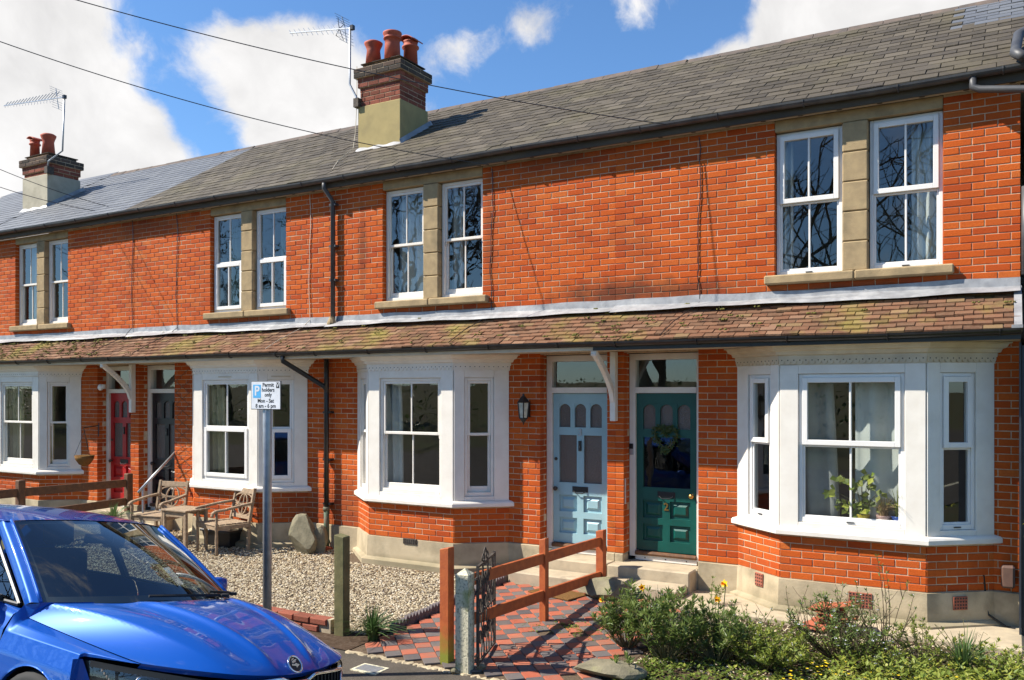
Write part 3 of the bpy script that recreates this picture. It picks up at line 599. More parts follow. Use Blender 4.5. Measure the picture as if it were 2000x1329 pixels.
    for i in range(nm):
        v = random.random(); x = random.uniform(x0, x1)
        if key == 'A' and random.random() < .5: x = random.uniform(-4.3, -2.4)
        p = B0 @ Vector((x, v * ptl, .036)); r = random.uniform(.008, .022)
        for q in range(4): rr = r * random.uniform(.5, 1); mo.lathe([(rr * .9, -.012), (rr, -.002), (rr * .7, rr * .3), (.001, rr * .42)], p + Vector((random.gauss(0, r * 1.4), 0, random.uniform(-.004, .002))), 5)
    if nm: tag(mo.build('moss', 'moss', pr, smooth=True), kind='stuff')
    fl = MB(); fl.grid(lambda u, v: (x0 + (x1 - x0) * u, [-.008, -.014, -.150, -.19][int(round(v * 3))] + .004 * math.sin(u * 40), [3.53, 3.455, 3.402, 3.375][int(round(v * 3))] + .008 * math.sin(u * 9 + v * 5) + .004 * math.sin(u * 31)), 40, 3)
    fl.build('lead_flashing', 'lead', h, smooth=False)
    # --- main eaves
    ev = MB(); ev.box(x0, xb + (.35 if key == 'A' else 0), -.105, -.001, 5.42, 5.44); ev.build('eaves_soffit', 'soffit_old', h)
    ef = MB(); ef.box(x0, xb + (.35 if key == 'A' else 0), -.128, -.106, 5.405, 5.535); eo = ef.build('eaves_fascia', 'fascia', h)
    for i in range(11):
        x = x0 + .2 + i * .4
        if x > right_end: break
        q = MB(); q.lathe([(.028, 0), (.028, .003)], (x, 0, 0), 10); 
        q.v = [(a, b * .6 - .052, 5.4185 - c) for a, b, c in q.v]; q.build('soffit_vent', 'black', h)
    ge = MB(); sg2 = gut(ge, x0, xb + (.35 if key == 'A' else 0), -.185, 5.535, .055); geo = ge.build('eaves_gutter', 'gutter', h)
    for i in range(5):
        x = x0 + .4 + i * .93; bk = MB(); bk.tube([(x, -.185 + .061 * math.cos(t), 5.535 + sg2(x) + .061 * math.sin(t)) for t in (math.pi + k * math.pi / 8 for k in range(9))], .009, 5); bk.build('gutter_bracket', 'gutter', geo)
    # --- main roof
    r0, r1 = xa, xb + (.6 if key == 'A' else 0)
    ru = MB(); ru.add([(r0, EAVE_Y, EAVE_Z), (r1, EAVE_Y, EAVE_Z), (r1, RIDGE_Y, roof_z(RIDGE_Y)), (r0, RIDGE_Y, roof_z(RIDGE_Y)), (r1, 6.2, EAVE_Z), (r0, 6.2, EAVE_Z)], [(0, 1, 2, 3), (3, 2, 4, 5)])
    ru.box(r0, r1, 6.0, 6.1, -.2, EAVE_Z)
    rf = ru.build('roof', 'fascia', h)
    S0 = Matrix.Translation((0, EAVE_Y - .03, EAVE_Z + .004)) @ Matrix.Rotation(R(31.5), 4, 'X'); sl_len = (RIDGE_Y - EAVE_Y) / math.cos(R(31.5)); nr = 19; ex = sl_len / nr; sla = []; new = cfg['slate']
    jit = .25 if new == 'slate_new' else 1.
    for k in range(nr):
        x = r0 + (.127 if k % 2 else 0) - .254
        while x < r1:
            wv = .254; a, b = max(x + .002, r0), min(x + wv - .002, r1)
            if b - a > .03:
                M = S0 @ Matrix.Translation((a, k * ex + random.uniform(-.012, .012) * jit, .012 + random.uniform(-.002, .004) * jit)) @ Matrix.Rotation(-R(2.5) + random.uniform(-.016, .016) * jit, 4, 'X') @ Matrix.Rotation(random.uniform(-.02, .02) * jit, 4, 'Z') @ Matrix.Diagonal(((b - a) / .25, 1, 1, 1))
                sla.append((M, random.random()))
            x += wv
    if key == 'A':                                          # a patch of newer slates near the end of the row
        patch = [q for q in sla if -.55 < q[0].translation.x + .1 < .5 and .55 < (q[0].translation.y + .2) / 3.2 < .92]; ids = {id(q) for q in patch}; sla = [q for q in sla if id(q) not in ids]
        pieces('new_slate', 'new_slates', slab(.25, .34, .007), patch, 'slate_new', rf, 60)
    pieces('slate', 'slates', slab(.25, .34, .011), sla, new, rf, 300)
    for i in range(int((r1 - r0) / .45)):
        x = r0 + i * .45; t = MB(Matrix.Translation((x, RIDGE_Y, roof_z(RIDGE_Y) + .012 + .006 * math.sin(x * 2))) @ Matrix.Rotation(random.uniform(-.012, .012), 4, 'Y'))
        t.add([(.004, -.17, -.085), (.446, -.17, -.085), (.446, -.02, .045), (.004, -.02, .045), (.446, .02, .045), (.004, .02, .045), (.446, .17, -.085), (.004, .17, -.085)], [(0, 1, 2, 3), (3, 2, 4, 5), (5, 4, 6, 7)])
        t.build('ridge_tile', 'ridge', rf, solid=.015)
    # --- steps
    sx0, sx1 = (Pd + .0, Pd + 1.02) if s > 0 else (Pd - 1.06, Pd)
    stp = MB(); stp.box(sx0 + .002, sx1, -.26, .19, .0, .353); stp.box(d0, d1, -.02, .3, .0, .35); stp.build('top_step', 'step', h, bev=.015)
    stp = MB(); stp.box(sx0 + .002 - (.10 if s < 0 else 0), sx1 + (.0 if s < 0 else -.02), -.62, -.262, .0, .222); stp.build('lower_step', 'step', h, bev=.018)
    return dict(h=h, wc=wc, bc=bc, xa=xa, xb=xb, d=(d0, d1), s=s, Pd=Pd)

cfgA = dict(up='casement', bay='casement', m='upvc', mb='upvc', gl='glass', door='green_paint', num='2', single=True, slate='slate', corn='cream',
            cur_up=[(.52, .85, 'curtain_white', 3, -.05), (-.83, -.70, 'curtain_white', 2, 0)], cur_bay=[(1, -.82, -.20, 'curtain_grey', 3, .08), (1, .02, .52, 'curtain_white', 2, .10), (1, .50, .80, 'curtain_grey', 2, .0)])
cfgB = dict(up='sash', bay='sash', m='white', mb='white', gl='old_glass', door='blue_paint', num='3', single=False, slate='slate', corn='white',
            cur_up=[(-.78, -.30, 'curtain_white', 4, .05), (.14, .34, 'curtain_white', 2, 0)], cur_bay=[(1, -.72, -.28, 'curtain_white', 4, .04), (1, .72, .80, 'curtain_white', 1, 0)])
cfgC = dict(up='mock', bay='mock', m='upvc', mb='upvc', gl='old_glass', door='black_paint', num='', single=False, slate='slate', corn='white',
            cur_up=[(-.70, -.35, 'curtain_green', 4, .05), (.42, .85, 'curtain_green', 4, 0)], cur_bay=[(1, -.66, -.22, 'curtain_olive', 4, .05), (1, .60, .84, 'curtain_olive', 3, 0)])
cfgD = dict(up='sash', bay='sash', m='white', mb='white', gl='glass', door='red_paint', num='', single=False, slate='slate_new', corn='white',
            cur_up=[(.45, .82, 'curtain_white', 3, 0), (-.8, -.6, 'curtain_white', 2, 0)], cur_bay=[(1, .24, .84, 'curtain_olive', 6, 0), (1, -.7, -.1, 'curtain_olive', 5, 0)])
HA = build_house('A', PD0, 1, 'red brick terraced house with dark green front door numbered 2', cfgA)
HB = build_house('B', PD0, -1, 'red brick terraced house with pale blue front door numbered 3', cfgB)
HC = build_house('C', PD0 - 2 * HW, 1, 'red brick terraced house with black front door behind the garden chairs', cfgC)
HD = build_house('D', PD0 - 2 * HW, -1, 'red brick terraced house with red front door and hanging basket', cfgD)
# last house, of which only the slates behind the far chimney show
xe1 = HD['xa']; he = thing('terraced_house', (xe1 - 2.3, 0, gz(0)), 'slate roof of the next house beyond the cream chimney with two pots', 'house', 'brick terraced houses in a row')
b = MB(); b.box(xe1 - HW, xe1, 0, 6, -.2, 5.4); b.build('wall', 'brick', he)
b = MB(); b.add([(xe1 - HW, EAVE_Y, EAVE_Z), (xe1, EAVE_Y, EAVE_Z), (xe1, RIDGE_Y, roof_z(RIDGE_Y)), (xe1 - HW, RIDGE_Y, roof_z(RIDGE_Y)), (xe1, 6.2, EAVE_Z), (xe1 - HW, 6.2, EAVE_Z)], [(0, 1, 2, 3), (3, 2, 4, 5)])
re_ = b.build('roof', 'fascia', he); sl_ = []
for k in range(19):
    for i in range(18):
        x = xe1 - HW + i * .254 + (.127 if k % 2 else 0)
        if x + .25 < xe1: sl_.append((Matrix.Translation((0, EAVE_Y - .03, EAVE_Z + .004)) @ Matrix.Rotation(R(31.5), 4, 'X') @ Matrix.Translation((x, k * .195, .012)) @ Matrix.Rotation(-R(2), 4, 'X'), random.random()))
pieces('slate', 'slates', ([(0, 0, 0), (.25, 0, 0), (.25, .34, 0), (0, .34, 0), (0, 0, .008), (.25, 0, .008), (.25, .34, .008), (0, .34, .008)], [(0, 3, 2, 1), (4, 5, 6, 7), (0, 1, 5, 4), (1, 2, 6, 5), (2, 3, 7, 6), (3, 0, 4, 7)]), sl_, 'slate_new', re_, 40)

# brick faces on the inner sides of the porch piers
def reveals(H):
    d0, d1 = H['d']; mort = MB(); br = []
    # right-hand jamb of each recess faces left (hidden from most views), left-hand jamb faces right
    X1 = lay_bricks((d0 - .001, .012, 0), math.pi / 2, .0, .168, .45, 2.88, [], mort, .0062)
    br += [(Matrix.Translation((0, 0, 0)) @ M, r) for M, r in X1]
    br2 = lay_bricks((d1 + .001, .18, 0), -math.pi / 2, .0, .168, .45, 2.88, [], mort, .0062)
    o = mort.build('porch_reveal', 'mortar', H['h'])
    V, F_ = unit_brick(Dp=.006)
    pieces('brick', 'bricks', (V, F_), br + br2, 'brick', o, 70)
for H in (HA, HB, HC, HD): reveals(H)

# ---- chimneys
def chimney(H, x0, x1, y0, y1, zr, zb, pots, lab, brick_from, rend='chim_render'):
    h = H['h']; mort = MB(); cb = []; cap = []
    e = MB(); zlow = roof_z(y0) - .25
    e.box(x0 - .025, x1 + .025, y0 - .025, y1 + .025, zlow, brick_from)
    st = e.build('chimney_stack', rend, h, bev=.01)
    lev = []; z = brick_from; k = 0
    nb = int(round((zb - brick_from) / .075))
    for k in range(nb):
        top = nb - 1 - k; off = 0
        if 2 <= top <= 4: off = {4: .03, 3: .03 , 2: .075}[top]
        if top == 5: off = .0
        if top in (1,): off = .075
        if top == 0: off = -.03
        if top == 4: off = .03
        lev.append((brick_from + k * .075, off, top))
    for (zz, off, top) in lev:
        a, b, c, d = x0 - off, x1 + off, y0 - off, y1 + off
        for org, ang, L in (((a, c, zz), 0, b - a), ((b, c, zz), math.pi / 2, d - c), ((b, d, zz), math.pi, b - a), ((a, d, zz), -math.pi / 2, d - c)):
            X = Matrix.Translation(org) @ Matrix.Rotation(ang, 4, 'Z'); n = max(2, round(L / .225)); w = L / n; sh_ = w / 2 if top % 2 else 0
            cuts = [0] + [w * i + sh_ for i in range(1 if not sh_ else 0, n)] + [L]; cuts = sorted(set(round(q, 4) for q in cuts))
            for p, q in zip(cuts, cuts[1:]):
                if q - p < .03: continue
                M = X @ Matrix.Translation((p + .004, random.uniform(-.002, .003), .005)) @ Matrix.Diagonal(((q - p - .008) / .215, 1, 1, 1))
                (cap if top <= 2 else cb).append((M, random.random()))
        mort.box(a + .007, b - .007, c + .007, d - .007, zz - .0, zz + .0745)
    mo_ = mort.build('chimney_mortar', 'mortar', h)
    pieces('brick', 'bricks', unit_brick(), cb, 'chimney_brick', st, 160); pieces('cap_brick', 'cap_bricks', unit_brick(), cap, 'cap_brick', st, 120)
    fl = MB(); fl.grid(lambda u, v: (x0 - .04 + (x1 - x0 + .08) * u, y0 - .030 - .07 * v, roof_z(y0 - .030 - .07 * v) + .075 - .04 * v + .012 * math.sin(u * 17)), 12, 2)
    n = 8
    fl.grid(lambda u, v: (x1 + .03 + .07 * v, y0 - .06 + (y1 - y0 + .15) * u, roof_z(y0 - .06 + (y1 - y0 + .15) * u) + .09 * (1 - v) ** 2 + .03), 10, 3)
    fl.build('chimney_flashing', 'lead', st, smooth=True)
    fa_ = MB(); fa_.box(x0 + .0, x1 - .0, y0 + .0, y1 - .0, zb, zb + .02); fa_.build('flaunching', 'cap_brick', st, bev=.01)
    for (px_, py_, hh, r, kind) in pots:
        p = MB(); c = (px_, py_, zb + .015)
        if kind == 'roll': prof = [(r * 1.0, 0), (r * .92, hh * .55), (r * .9, hh * .74), (r * 1.1, hh * .76), (r * 1.1, hh * .80), (r * .98, hh * .82), (r * 1.0, hh * .86), (r * 1.16, hh * .95), (r * 1.15, hh), (r * .85, hh), (r * .8, hh * .6)]
        elif kind == 'flare': prof = [(r * 1.05, 0), (r * .85, hh * .6), (r * .95, hh * .72), (r * 1.15, hh * .85), (r * 1.2, hh * .92), (r * .9, hh * .98), (r * .6, hh), (r * .5, hh * .9)]
        else: prof = [(r * 1.0, 0), (r * .9, hh * .7), (r * 1.15, hh * .74), (r * 1.15, hh * .80), (r * .95, hh * .83), (r * .95, hh * .95), (r * 1.05, hh), (r * .8, hh), (r * .75, hh * .6)]
        p.lathe(prof, c, 20); po = p.build('chimney_pot', 'pot', st, smooth=True)
        if kind == 'hood':
            q = MB(); q.grid(lambda u, v: (px_ + (u - .5) * 2.6 * r, py_ + (v - .5) * 2.2 * r, zb + hh + .015 + .10 - .5 * r * ((u - .5) * 2) ** 2 - .05 * u), 8, 4); q.build('cowl', 'pot', po, smooth=True, solid=.015)
            q = MB(); q.box(px_ - r * .9, px_ - r * .8, py_ - .06, py_ + .06, zb + hh, zb + hh + .09); q.box(px_ + r * .8, px_ + r * .9, py_ - .06, py_ + .06, zb + hh, zb + hh + .05); q.build('cowl_leg', 'pot', po)
    return st
cA = onY(698, 303, 1.0).x; cB = onY(782, 290, 1.0).x
chimney(HB, cA + .03, cB - .03, 1.03, 1.72, 0, 7.66, [(-8.88, 1.15, .37, .125, 'flare'), (-8.82, 1.58, .32, .10, 'roll'), (-8.50, 1.15, .43, .13, 'roll'), (-8.42, 1.52, .40, .12, 'hood')], '', 6.985)
lA = onY(43, 415, 1.0).x; lB = onY(120, 405, 1.0).x
chimney(HD, lA + .03, lA + .88, 1.03, 1.72, 0, 7.42, [(lA + .22, 1.15, .36, .10, 'hood'), (lA + .62, 1.2, .46, .13, 'flare')], '', 6.98, 'pale_render')

# ------------------------------------------------------------------ fittings on the houses
def pipe(pts, r, m, parent, name='downpipe', n=10): b = MB(); b.tube(pts, r, n); return b.build(name, m, parent, smooth=True)
h = HB['h']
g0 = onY(633, 352, -.185)
dp = pipe([(g0.x, -.185, 5.50), (g0.x, -.185, 5.40), (-8.66, -.06, 5.22), (-8.66, -.06, 3.47)], .034, 'gutter', h)
for z_ in (5.16, 4.55, 4.05): b = MB(); b.box(-8.72, -8.60, -.075, .0, z_, z_ + .03); b.build('pipe_clip', 'gutter', dp)
b = MB(); b.lathe([(.07, 0), (.07, .03), (.04, .10), (.036, .12)], (-8.66, -.085, 3.40), 10); b.build('pipe_foot', 'stone', dp)
g1 = onY(552, 703, -.68)
dp = pipe([(g1.x, -.68, 2.94), (g1.x, -.68, 2.86), (-8.80, -.10, 2.50), (-8.76, -.085, 2.44), (-8.76, -.085, .62)], .036, 'black', h)
b = MB(); b.tube([(-8.76, -.085, 2.9), (-8.76, -.085, 2.40)], .036, 10); b.build('branch_pipe', 'black', dp, smooth=True)
b = MB(); b.tube([(-8.76, -.085, .70), (-8.76, -.085, .12)], .040, 10); b.lathe([(.055, 0), (.055, .03), (.042, .06)], (-8.76, -.085, .18), 10); b.lathe([(.05, 0), (.05, .06)], (-8.76, -.085, .66), 10); b.build('cast_iron_pipe', 'green_iron', dp, smooth=True)
b = MB(); b.lathe([(.10, 0), (.10, .03), (.05, .05)], (-8.76, -.10, gz(0) + .0), 12); b.build('gully', 'terracotta', dp)
for z_ in (2.1, 1.4, .75): b = MB(); b.box(-8.83, -8.69, -.09, .0, z_, z_ + .03); b.build('pipe_clip', 'black', dp)
# pipe at the end of the row
h = HA['h']
e0 = onY(1900, 160, -.2)
pipe([(e0.x, -.185, 5.50), (e0.x, -.185, 5.40), (e0.x + .06, -.2, 5.36), (.35, -.32, 5.22), (.9, -.45, 5.05)], .036, 'gutter', h)
pipe([(.115, -.05, 3.55), (.115, -.05, 4.4)], .034, 'gutter', h)
pipe([(.10, -.36, 5.55), (.03, -.2, 5.66), (.06, .3, 6.0), (.3, .6, 6.2)], .05, 'gutter', h, 'valley_gutter')
b = MB(); b.box(.0, .09, -.72, -.005, 2.99, 3.02); b.add([(.02, -.70, 3.02), (.085, -.70, 3.02), (.085, 0, 3.45), (.02, 0, 3.45)], [(0, 1, 2, 3)]); b.build('verge_flashing', 'lead', h)
# timber gate / neighbouring jamb at the end of the row
t = thing('side_gate', (.5, -.3, gz(-.3)), 'dark navy side gate at the end of the brick terrace', 'gate')
for i in range(7): b = MB(); b.box(.082 + i * .13, .206 + i * .13, -.30, -.27, gz(-.3) + .03, 2.85); b.build('board', 'navy', t, bev=.004)
b = MB(); b.box(.082, .99, -.268, -.235, .4, .5); b.box(.082, .99, -.268, -.235, 2.3, 2.4); b.build('ledge', 'navy', t)
b = MB(); b.box(.062, .080, -.33, -.22, gz(-.3) - .1, 2.88); b.build('gate_post', 'navy', t)
# bracket under the porch roof
def bracket(H, x):
    b = MB(); b.box(x - .035, x + .035, -.09, -.002, 2.06, 2.90); n = 14
    pts = []
    for i in range(n + 1):
        t_ = i / n; y = -.07 - .56 * t_; z_ = 2.30 + .58 * (t_ ** .62)
        pts.append((y, z_))
    for (p, q) in zip(pts, pts[1:]): b.bar((x, p[0], p[1]), (x, q[0], q[1]), .055, .075)
    b.box(x - .035, x + .035, -.64, -.58, 2.83, 2.90)
    b.build('porch_bracket', 'white', H['h'], bev=.004)
bracket(HB, HB['Pd']); bracket(HD, HD['Pd'])
# air bricks
def airbrick(H, X, w, hh, m='airbrick'):
    b = MB(X); b.box(-w / 2, w / 2, -.012, .01, 0, hh); a = b.build('air_brick', m, H['h'], bev=.003)
    q = MB(X); nx, nz = int(w / .028), max(3, int(hh / .03))
    for i in range(nx):
        for j in range(nz): q.box(-w / 2 + .018 + i * (w - .036) / max(1, nx - 1) - .008, -w / 2 + .018 + i * (w - .036) / max(1, nx - 1) + .008, -.0135, -.0125, .018 + j * (hh - .036) / max(1, nz - 1) - .008, .018 + j * (hh - .036) / max(1, nz - 1) + .008)
    tag(q.build('vent_holes', 'black', a), kind='stuff')
for H, fi, u, z_, w, hh, m in ((HA, 0, .42, .30, .13, .14, 'airbrick'), (HA, 1, .80, .24, .22, .15, 'airbrick'), (HA, 2, .34, .28, .15, .13, 'airbrick'), (HB, 1, .72, .385, .22, .075, 'iron')):
    o, ang, L = bay_frames(H['bc'])[fi]; airbrick(H, Matrix.Translation(o) @ Matrix.Rotation(ang, 4, 'Z') @ Matrix.Translation((u, -.026, z_)), w, hh, m)
# meter box with its cable, bell and tiny plates
b = MB(); b.box(-.09, .03, -.10, -.002, .50, .72); mb_ = b.build('meter_box', 'brown_plastic', HA['h'], bev=.02)
b = MB(); b.tube([(-.28, -.05, .62), (-.24, -.06, .60), (-.22, -.05, .35), (-.20, -.06, .22), (-.05, -.10, .13), (.03, -.12, .12)], .012, 6); b.build('cable', 'black', HA['h'])
b = MB(); b.box(-4.075, -4.025, .165, .185, 1.64, 1.78); bb = b.build('door_bell', 'steel', HA['h'], bev=.004)
b = MB(); b.box(-4.075, -4.025, .163, .166, 1.715, 1.778); b.build('bell_lens', 'black', bb)
b = MB(); b.box(-4.079, -4.070, .03, .05, 1.05, 1.36); b.build('gas_pipe_trim', 'white', HA['h'])
# cables down the brickwork
for px_, ptop, pbot, H in ((1365, 268, 590, HA), (960, 330, 612, HB), (258, 428, 640, HC), (605, 372, 625, HC), (345, 415, 640, HC)):
    a, c = onY(px_, ptop, -.012), onY(px_, pbot, -.012); pts = []
    for i in range(15): q = a.lerp(c, i / 14); pts.append((a.x + random.uniform(-.012, .012) + .02 * math.sin(i * .5), -.010, q.z))
    pts.append((a.x - .03, -.14, 3.38)); pts.append((a.x - .16, -.45, 3.2)); pts.append((a.x - .22, -.70, 3.04))
    b = MB(); b.tube(pts, .0055, 5); b.build('cable', 'black' if px_ != 605 else 'cream', H['h'])
# terracotta-coloured wall lantern, security light, hanging basket: things of their own
lp = onY(1023, 800, -.12)
t = thing('wall_lantern', (lp.x, -.02, lp.z), 'black hexagonal lantern on the brick pier beside the blue door', 'lantern')
b = MB(); b.box(lp.x - .03, lp.x + .03, -.02, .0, lp.z - .1, lp.z + .1); b.tube([(lp.x, -.02, lp.z + .05), (lp.x, -.06, lp.z + .09), (lp.x, -.13, lp.z + .09)], .010, 6); b.build('wall_bracket', 'black', t)
b = MB(); b.lathe([(.012, .20), (.02, .17), (.03, .165), (.085, .10), (.095, .095), (.085, .085)], (lp.x, -.13, lp.z), 6); b.build('cap', 'black', t)
b = MB(); b.lathe([(.055, -.11), (.078, .085)], (lp.x, -.13, lp.z), 6); b.build('lamp_glass', 'lamp_glass', t)
b = MB()
for k in range(6):
    q = k * math.pi / 3; b.tube([(lp.x + .058 * math.cos(q), -.13 + .058 * math.sin(q), lp.z - .11), (lp.x + .081 * math.cos(q), -.13 + .081 * math.sin(q), lp.z + .09)], .008, 5)
b.lathe([(.058, -.105), (.062, -.115), (.03, -.15), (.012, -.17), (.004, -.20)], (lp.x, -.13, lp.z), 6); b.build('lantern_frame', 'black', t)
q = onY(195, 757, -.06)
t = thing('security_light', q, 'small white round security light on the brick pier beside the red door', 'light')
b = MB(); b.lathe([(.03, 0), (.03, .02), (.055, .03), (.06, .055), (.04, .08)], (q.x, -.0, q.z), 12, axis='y'); b.build('lamp_head', 'upvc', t, smooth=True); b = MB(); b.box(q.x + .02, q.x + .08, -.05, -.002, q.z - .02, q.z + .05); b.build('sensor', 'upvc', t)
q = onY(165, 893, -.28)
t = thing('hanging_basket', q, 'brown coir hanging basket bracketed to the pier beside the red door', 'basket')
b = MB(); b.lathe([(.02, -.16), (.09, -.13), (.15, -.04), (.165, .03), (.15, .02), (.08, -.02)], q, 14); b.build('liner', 'coir', t, smooth=True)
b = MB()
for k in range(3): an = k * 2.1; b.tube([(q.x + .16 * math.cos(an), q.y + .16 * math.sin(an), q.z + .03), (q.x, q.y, q.z + .45)], .004, 4)
b.tube([(q.x, -.0, q.z + .60), (q.x, -.01, q.z + .35)], .01, 5); b.tube([(q.x, -.01, q.z + .55), (q.x, q.y - .02, q.z + .52), (q.x, q.y, q.z + .45)], .009, 5); b.build('bracket', 'black', t)
# heart wreath on the green door
wr = Vector(onY(1300, 855, .19)); t = thing('wreath', (wr.x, .2, wr.z - .2), 'heart shaped leaf wreath hanging on the dark green door', 'wreath')
def leaf_quad(b, p, d, n, L, W, r):
    d = d.normalized(); s_ = d.cross(n)
    if s_.length < 1e-3: s_ = d.orthogonal()
    s_.normalize(); up = s_.cross(d)
    b.add([p, p + d * L * .45 + s_ * W / 2 + up * L * .04, p + d * L, p + d * L * .45 - s_ * W / 2 + up * L * .04], [(0, 1, 2, 3)], r)
def rv(): return Vector((random.gauss(0, 1), random.gauss(0, 1), random.gauss(0, 1)))
b = MB()
for i in range(420):
    a = random.uniform(0, 2 * math.pi); hx = .012 * 16 * math.sin(a) ** 3 / 1.35; hz = .0125 * (13 * math.cos(a) - 5 * math.cos(2 * a) - 2 * math.cos(3 * a) - math.cos(4 * a)) / 1.25
    p = Vector((wr.x + hx + random.gauss(0, .018), .185 + random.gauss(0, .012), wr.z + hz + random.gauss(0, .018))); leaf_quad(b, p, rv(), Vector((0, -1, 0)), .045, .016, random.uniform(.0, .12) + .01)  # leaves coloured from the dark end to stand in for porch shade
b.build('foliage', 'leaf', t)
b = MB(); b.tube([(wr.x + .012 * 16 * math.sin(a) ** 3 / 1.35, .195, wr.z + .0125 * (13 * math.cos(a) - 5 * math.cos(2 * a) - 2 * math.cos(3 * a) - math.cos(4 * a)) / 1.25) for a in (k * math.pi / 16 for k in range(33))], .008, 5); b.build('hoop', 'stem', t)
# tv aerials
def aerial(mast_px, mast_pts, boom, label, Y, dense):
    base = onY(*mast_pts[0], Y); t = thing('tv_aerial', base, label, 'aerial')
    b = MB(); b.tube([onY(*p, Y) for p in mast_pts], .018, 7); b.build('mast', 'steel', t, smooth=True)
    a, c = onY(*boom[0], Y), onY(*boom[1], Y); a.y -= .0; d = (c - a); b = MB(); b.bar(a, c, .018, .018); b.build('boom', 'steel', t)
    n = 17 if dense else 11; el = Vector((.10, .10, -.13)).normalized() if not dense else Vector((.16, .1, -.06)).normalized()
    for i in range(n):
        p = a + d * (.02 + .80 * i / (n - 1)); L = .085 + .05 * i / n; b = MB()
        if dense:
            b.bar(p, p + Vector((.10, .06, .13)) * (.6 + .6 * i / n), .009, .009); b.bar(p, p + Vector((.10, -.06, -.10)) * (.6 + .6 * i / n), .009, .009)
        else: b.bar(p - Vector((-.075, .02, .085)) * (.8 + .5 * i / n), p + Vector((-.075, .02, .085)) * (.8 + .5 * i / n), .008, .008)
        b.build('director', 'steel', t)
    p = a + d * .88; b = MB()
    for sgn in (1, -1):
        q0 = p + Vector((.01, 0, .02 * sgn)); q1 = p + Vector((-.08 if sgn > 0 else .02, .03, .22 * sgn)); b.bar(q0, q1, .012, .012)
        for k in range(4): m_ = q0.lerp(q1, .25 + .25 * k); b.bar(m_ - Vector((.09, .12, -.05 )) * .8, m_ + Vector((.09, .12, -.05)) * .8, .005, .005)
    b.build('reflector', 'steel', t)
    if not dense:
        p = a + d * .80; b = MB(); b.tube([p, p + Vector((-.03, 0, .19)), p + Vector((.05, .05, .08)), p, p + Vector((-.07, 0, -.09)), p + Vector((.05, .05, -.18)), p], .007, 5); b.build('dipole', 'black', t)
    b = MB(); q = onY(*boom[1], Y); b.box(q.x - .03, q.x + .03, q.y - .03, q.y + .03, q.z - .03, q.z + .04); b.build('clamp', 'black', t)
    k0 = onY(*mast_pts[0], Y); b = MB(); b.box(k0.x - .05, k0.x + .05, k0.y - .03, k0.y + .12, k0.z - .04, k0.z + .10); b.build('chimney_bracket', 'iron', t)
    return t
aerial(0, [(697, 205), (696, 190), (683, 165), (684, 55)], [(566, 65), (688, 55)], 'tv aerial with sparse rods clamped to the brick chimney with three red pots', .98, False)
aerial(0, [(92, 335), (95, 315), (122, 295), (126, 188)], [(8, 207), (126, 190)], 'dense yagi tv aerial on the cream rendered chimney with two pots', .95, True)
# aerial cable
b = MB(); b.tube([onY(697, 130, .98), onY(697, 200, .99), onY(694, 262, .99), onY(690, 290, .96), (onY(660, 315, .5)), onY(640, 345, -.10)], .006, 5); tag(b.build('aerial_cable', 'cream'), 'thin pale aerial lead running down the slates from the three pot chimney', 'cable')
# overhead wires
def wire(p0, p1, label, sag=.18):
    b = MB(); n = 40; b.tube([p0.lerp(p1, i / n) - Vector((0, 0, sag * 4 * (i / n) * (1 - i / n))) for i in range(n + 1)], .0058, 5); tag(b.build('overhead_wire', 'black'), label, 'wire', 'overhead service wires')
def beyond(px_, py_, t): return CAMP + ray(px_, py_) * t
wire(onY(1330, 247, -.13), beyond(-60, -62, 9.5), 'overhead wire passing in front of the three pot chimney')
wire(onY(955, 322, -.13), beyond(-60, 60, 10.), 'overhead wire ending at the eaves below the three pot chimney')
wire(onY(212, 404, -.13), beyond(-40, 314, 14.), 'upper of two thin wires crossing the cream rendered chimney', .05)
wire(onY(185, 412, -.13), beyond(-40, 352, 14.), 'lower of two thin wires crossing the cream rendered chimney', .05)

# ------------------------------------------------------------------ parking sign
SP = CAMP + ray(522, 900) * 7.5; sx, sy = SP.x, SP.y; z0 = gz(sy)
t = thing('parking_sign', (sx, sy, z0), 'white permit parking sign on a grey steel pole beside the blue car', 'sign')
b = MB(); b.lathe([(.038, 0), (.038, 2.42 - z0), (.030, 2.445 - z0), (.01, 2.452 - z0)], (sx, sy, z0), 20); b.build('pole', 'steel', t, smooth=True)
pc = CAMP + ray(519, 772.5) * 7.44; X = Matrix.Translation(pc) @ Matrix.Rotation(R(3), 4, 'Z'); w, hh = .335, .246
b = MB(X); b.box(-w / 2, w / 2, 0, .012, -hh / 2, hh / 2); pl_ = b.build('sign_plate', 'sign_black', t, bev=.002)
b = MB(X); b.box(-w / 2 + .006, w / 2 - .006, -.001, .002, -hh / 2 + .006, hh / 2 - .006); b.build('sign_face', 'sign_white', pl_)
b = MB(X); b.box(-.142, -.055, -.002, 0, -.022, .092); b.build('sign_blue_panel', 'sign_blue', pl_)
b = MB(X); b.box(.118, .152, -.002, 0, .062, .110); b.build('sign_code_panel', 'sign_black', pl_)
def st_(s, size, x, z_, m, al='CENTER', bd=.0012): text_mesh(s, size, X @ Matrix.Translation((x, -.0014 if m == 'sign_black' else -.0024, z_)) @ FACING, m, pl_, 'lettering', .0003, al, bd)
st_('P', .115, -.098, .035, 'sign_white', bd=.003); st_('V', .05, .135, .086, 'sign_white', bd=.001); st_('Permit', .047, .028, .088, 'sign_black'); st_('holders', .047, .028, .046, 'sign_black'); st_('only', .047, .028, .004, 'sign_black'); st_('Mon - Sat', .047, .0, -.048, 'sign_black'); st_('8 am - 6 pm', .047, .0, -.092, 'sign_black')
b = MB(X); b.box(-.09, .09, .012, .06, -.02, .02); b.build('clip', 'steel', t)

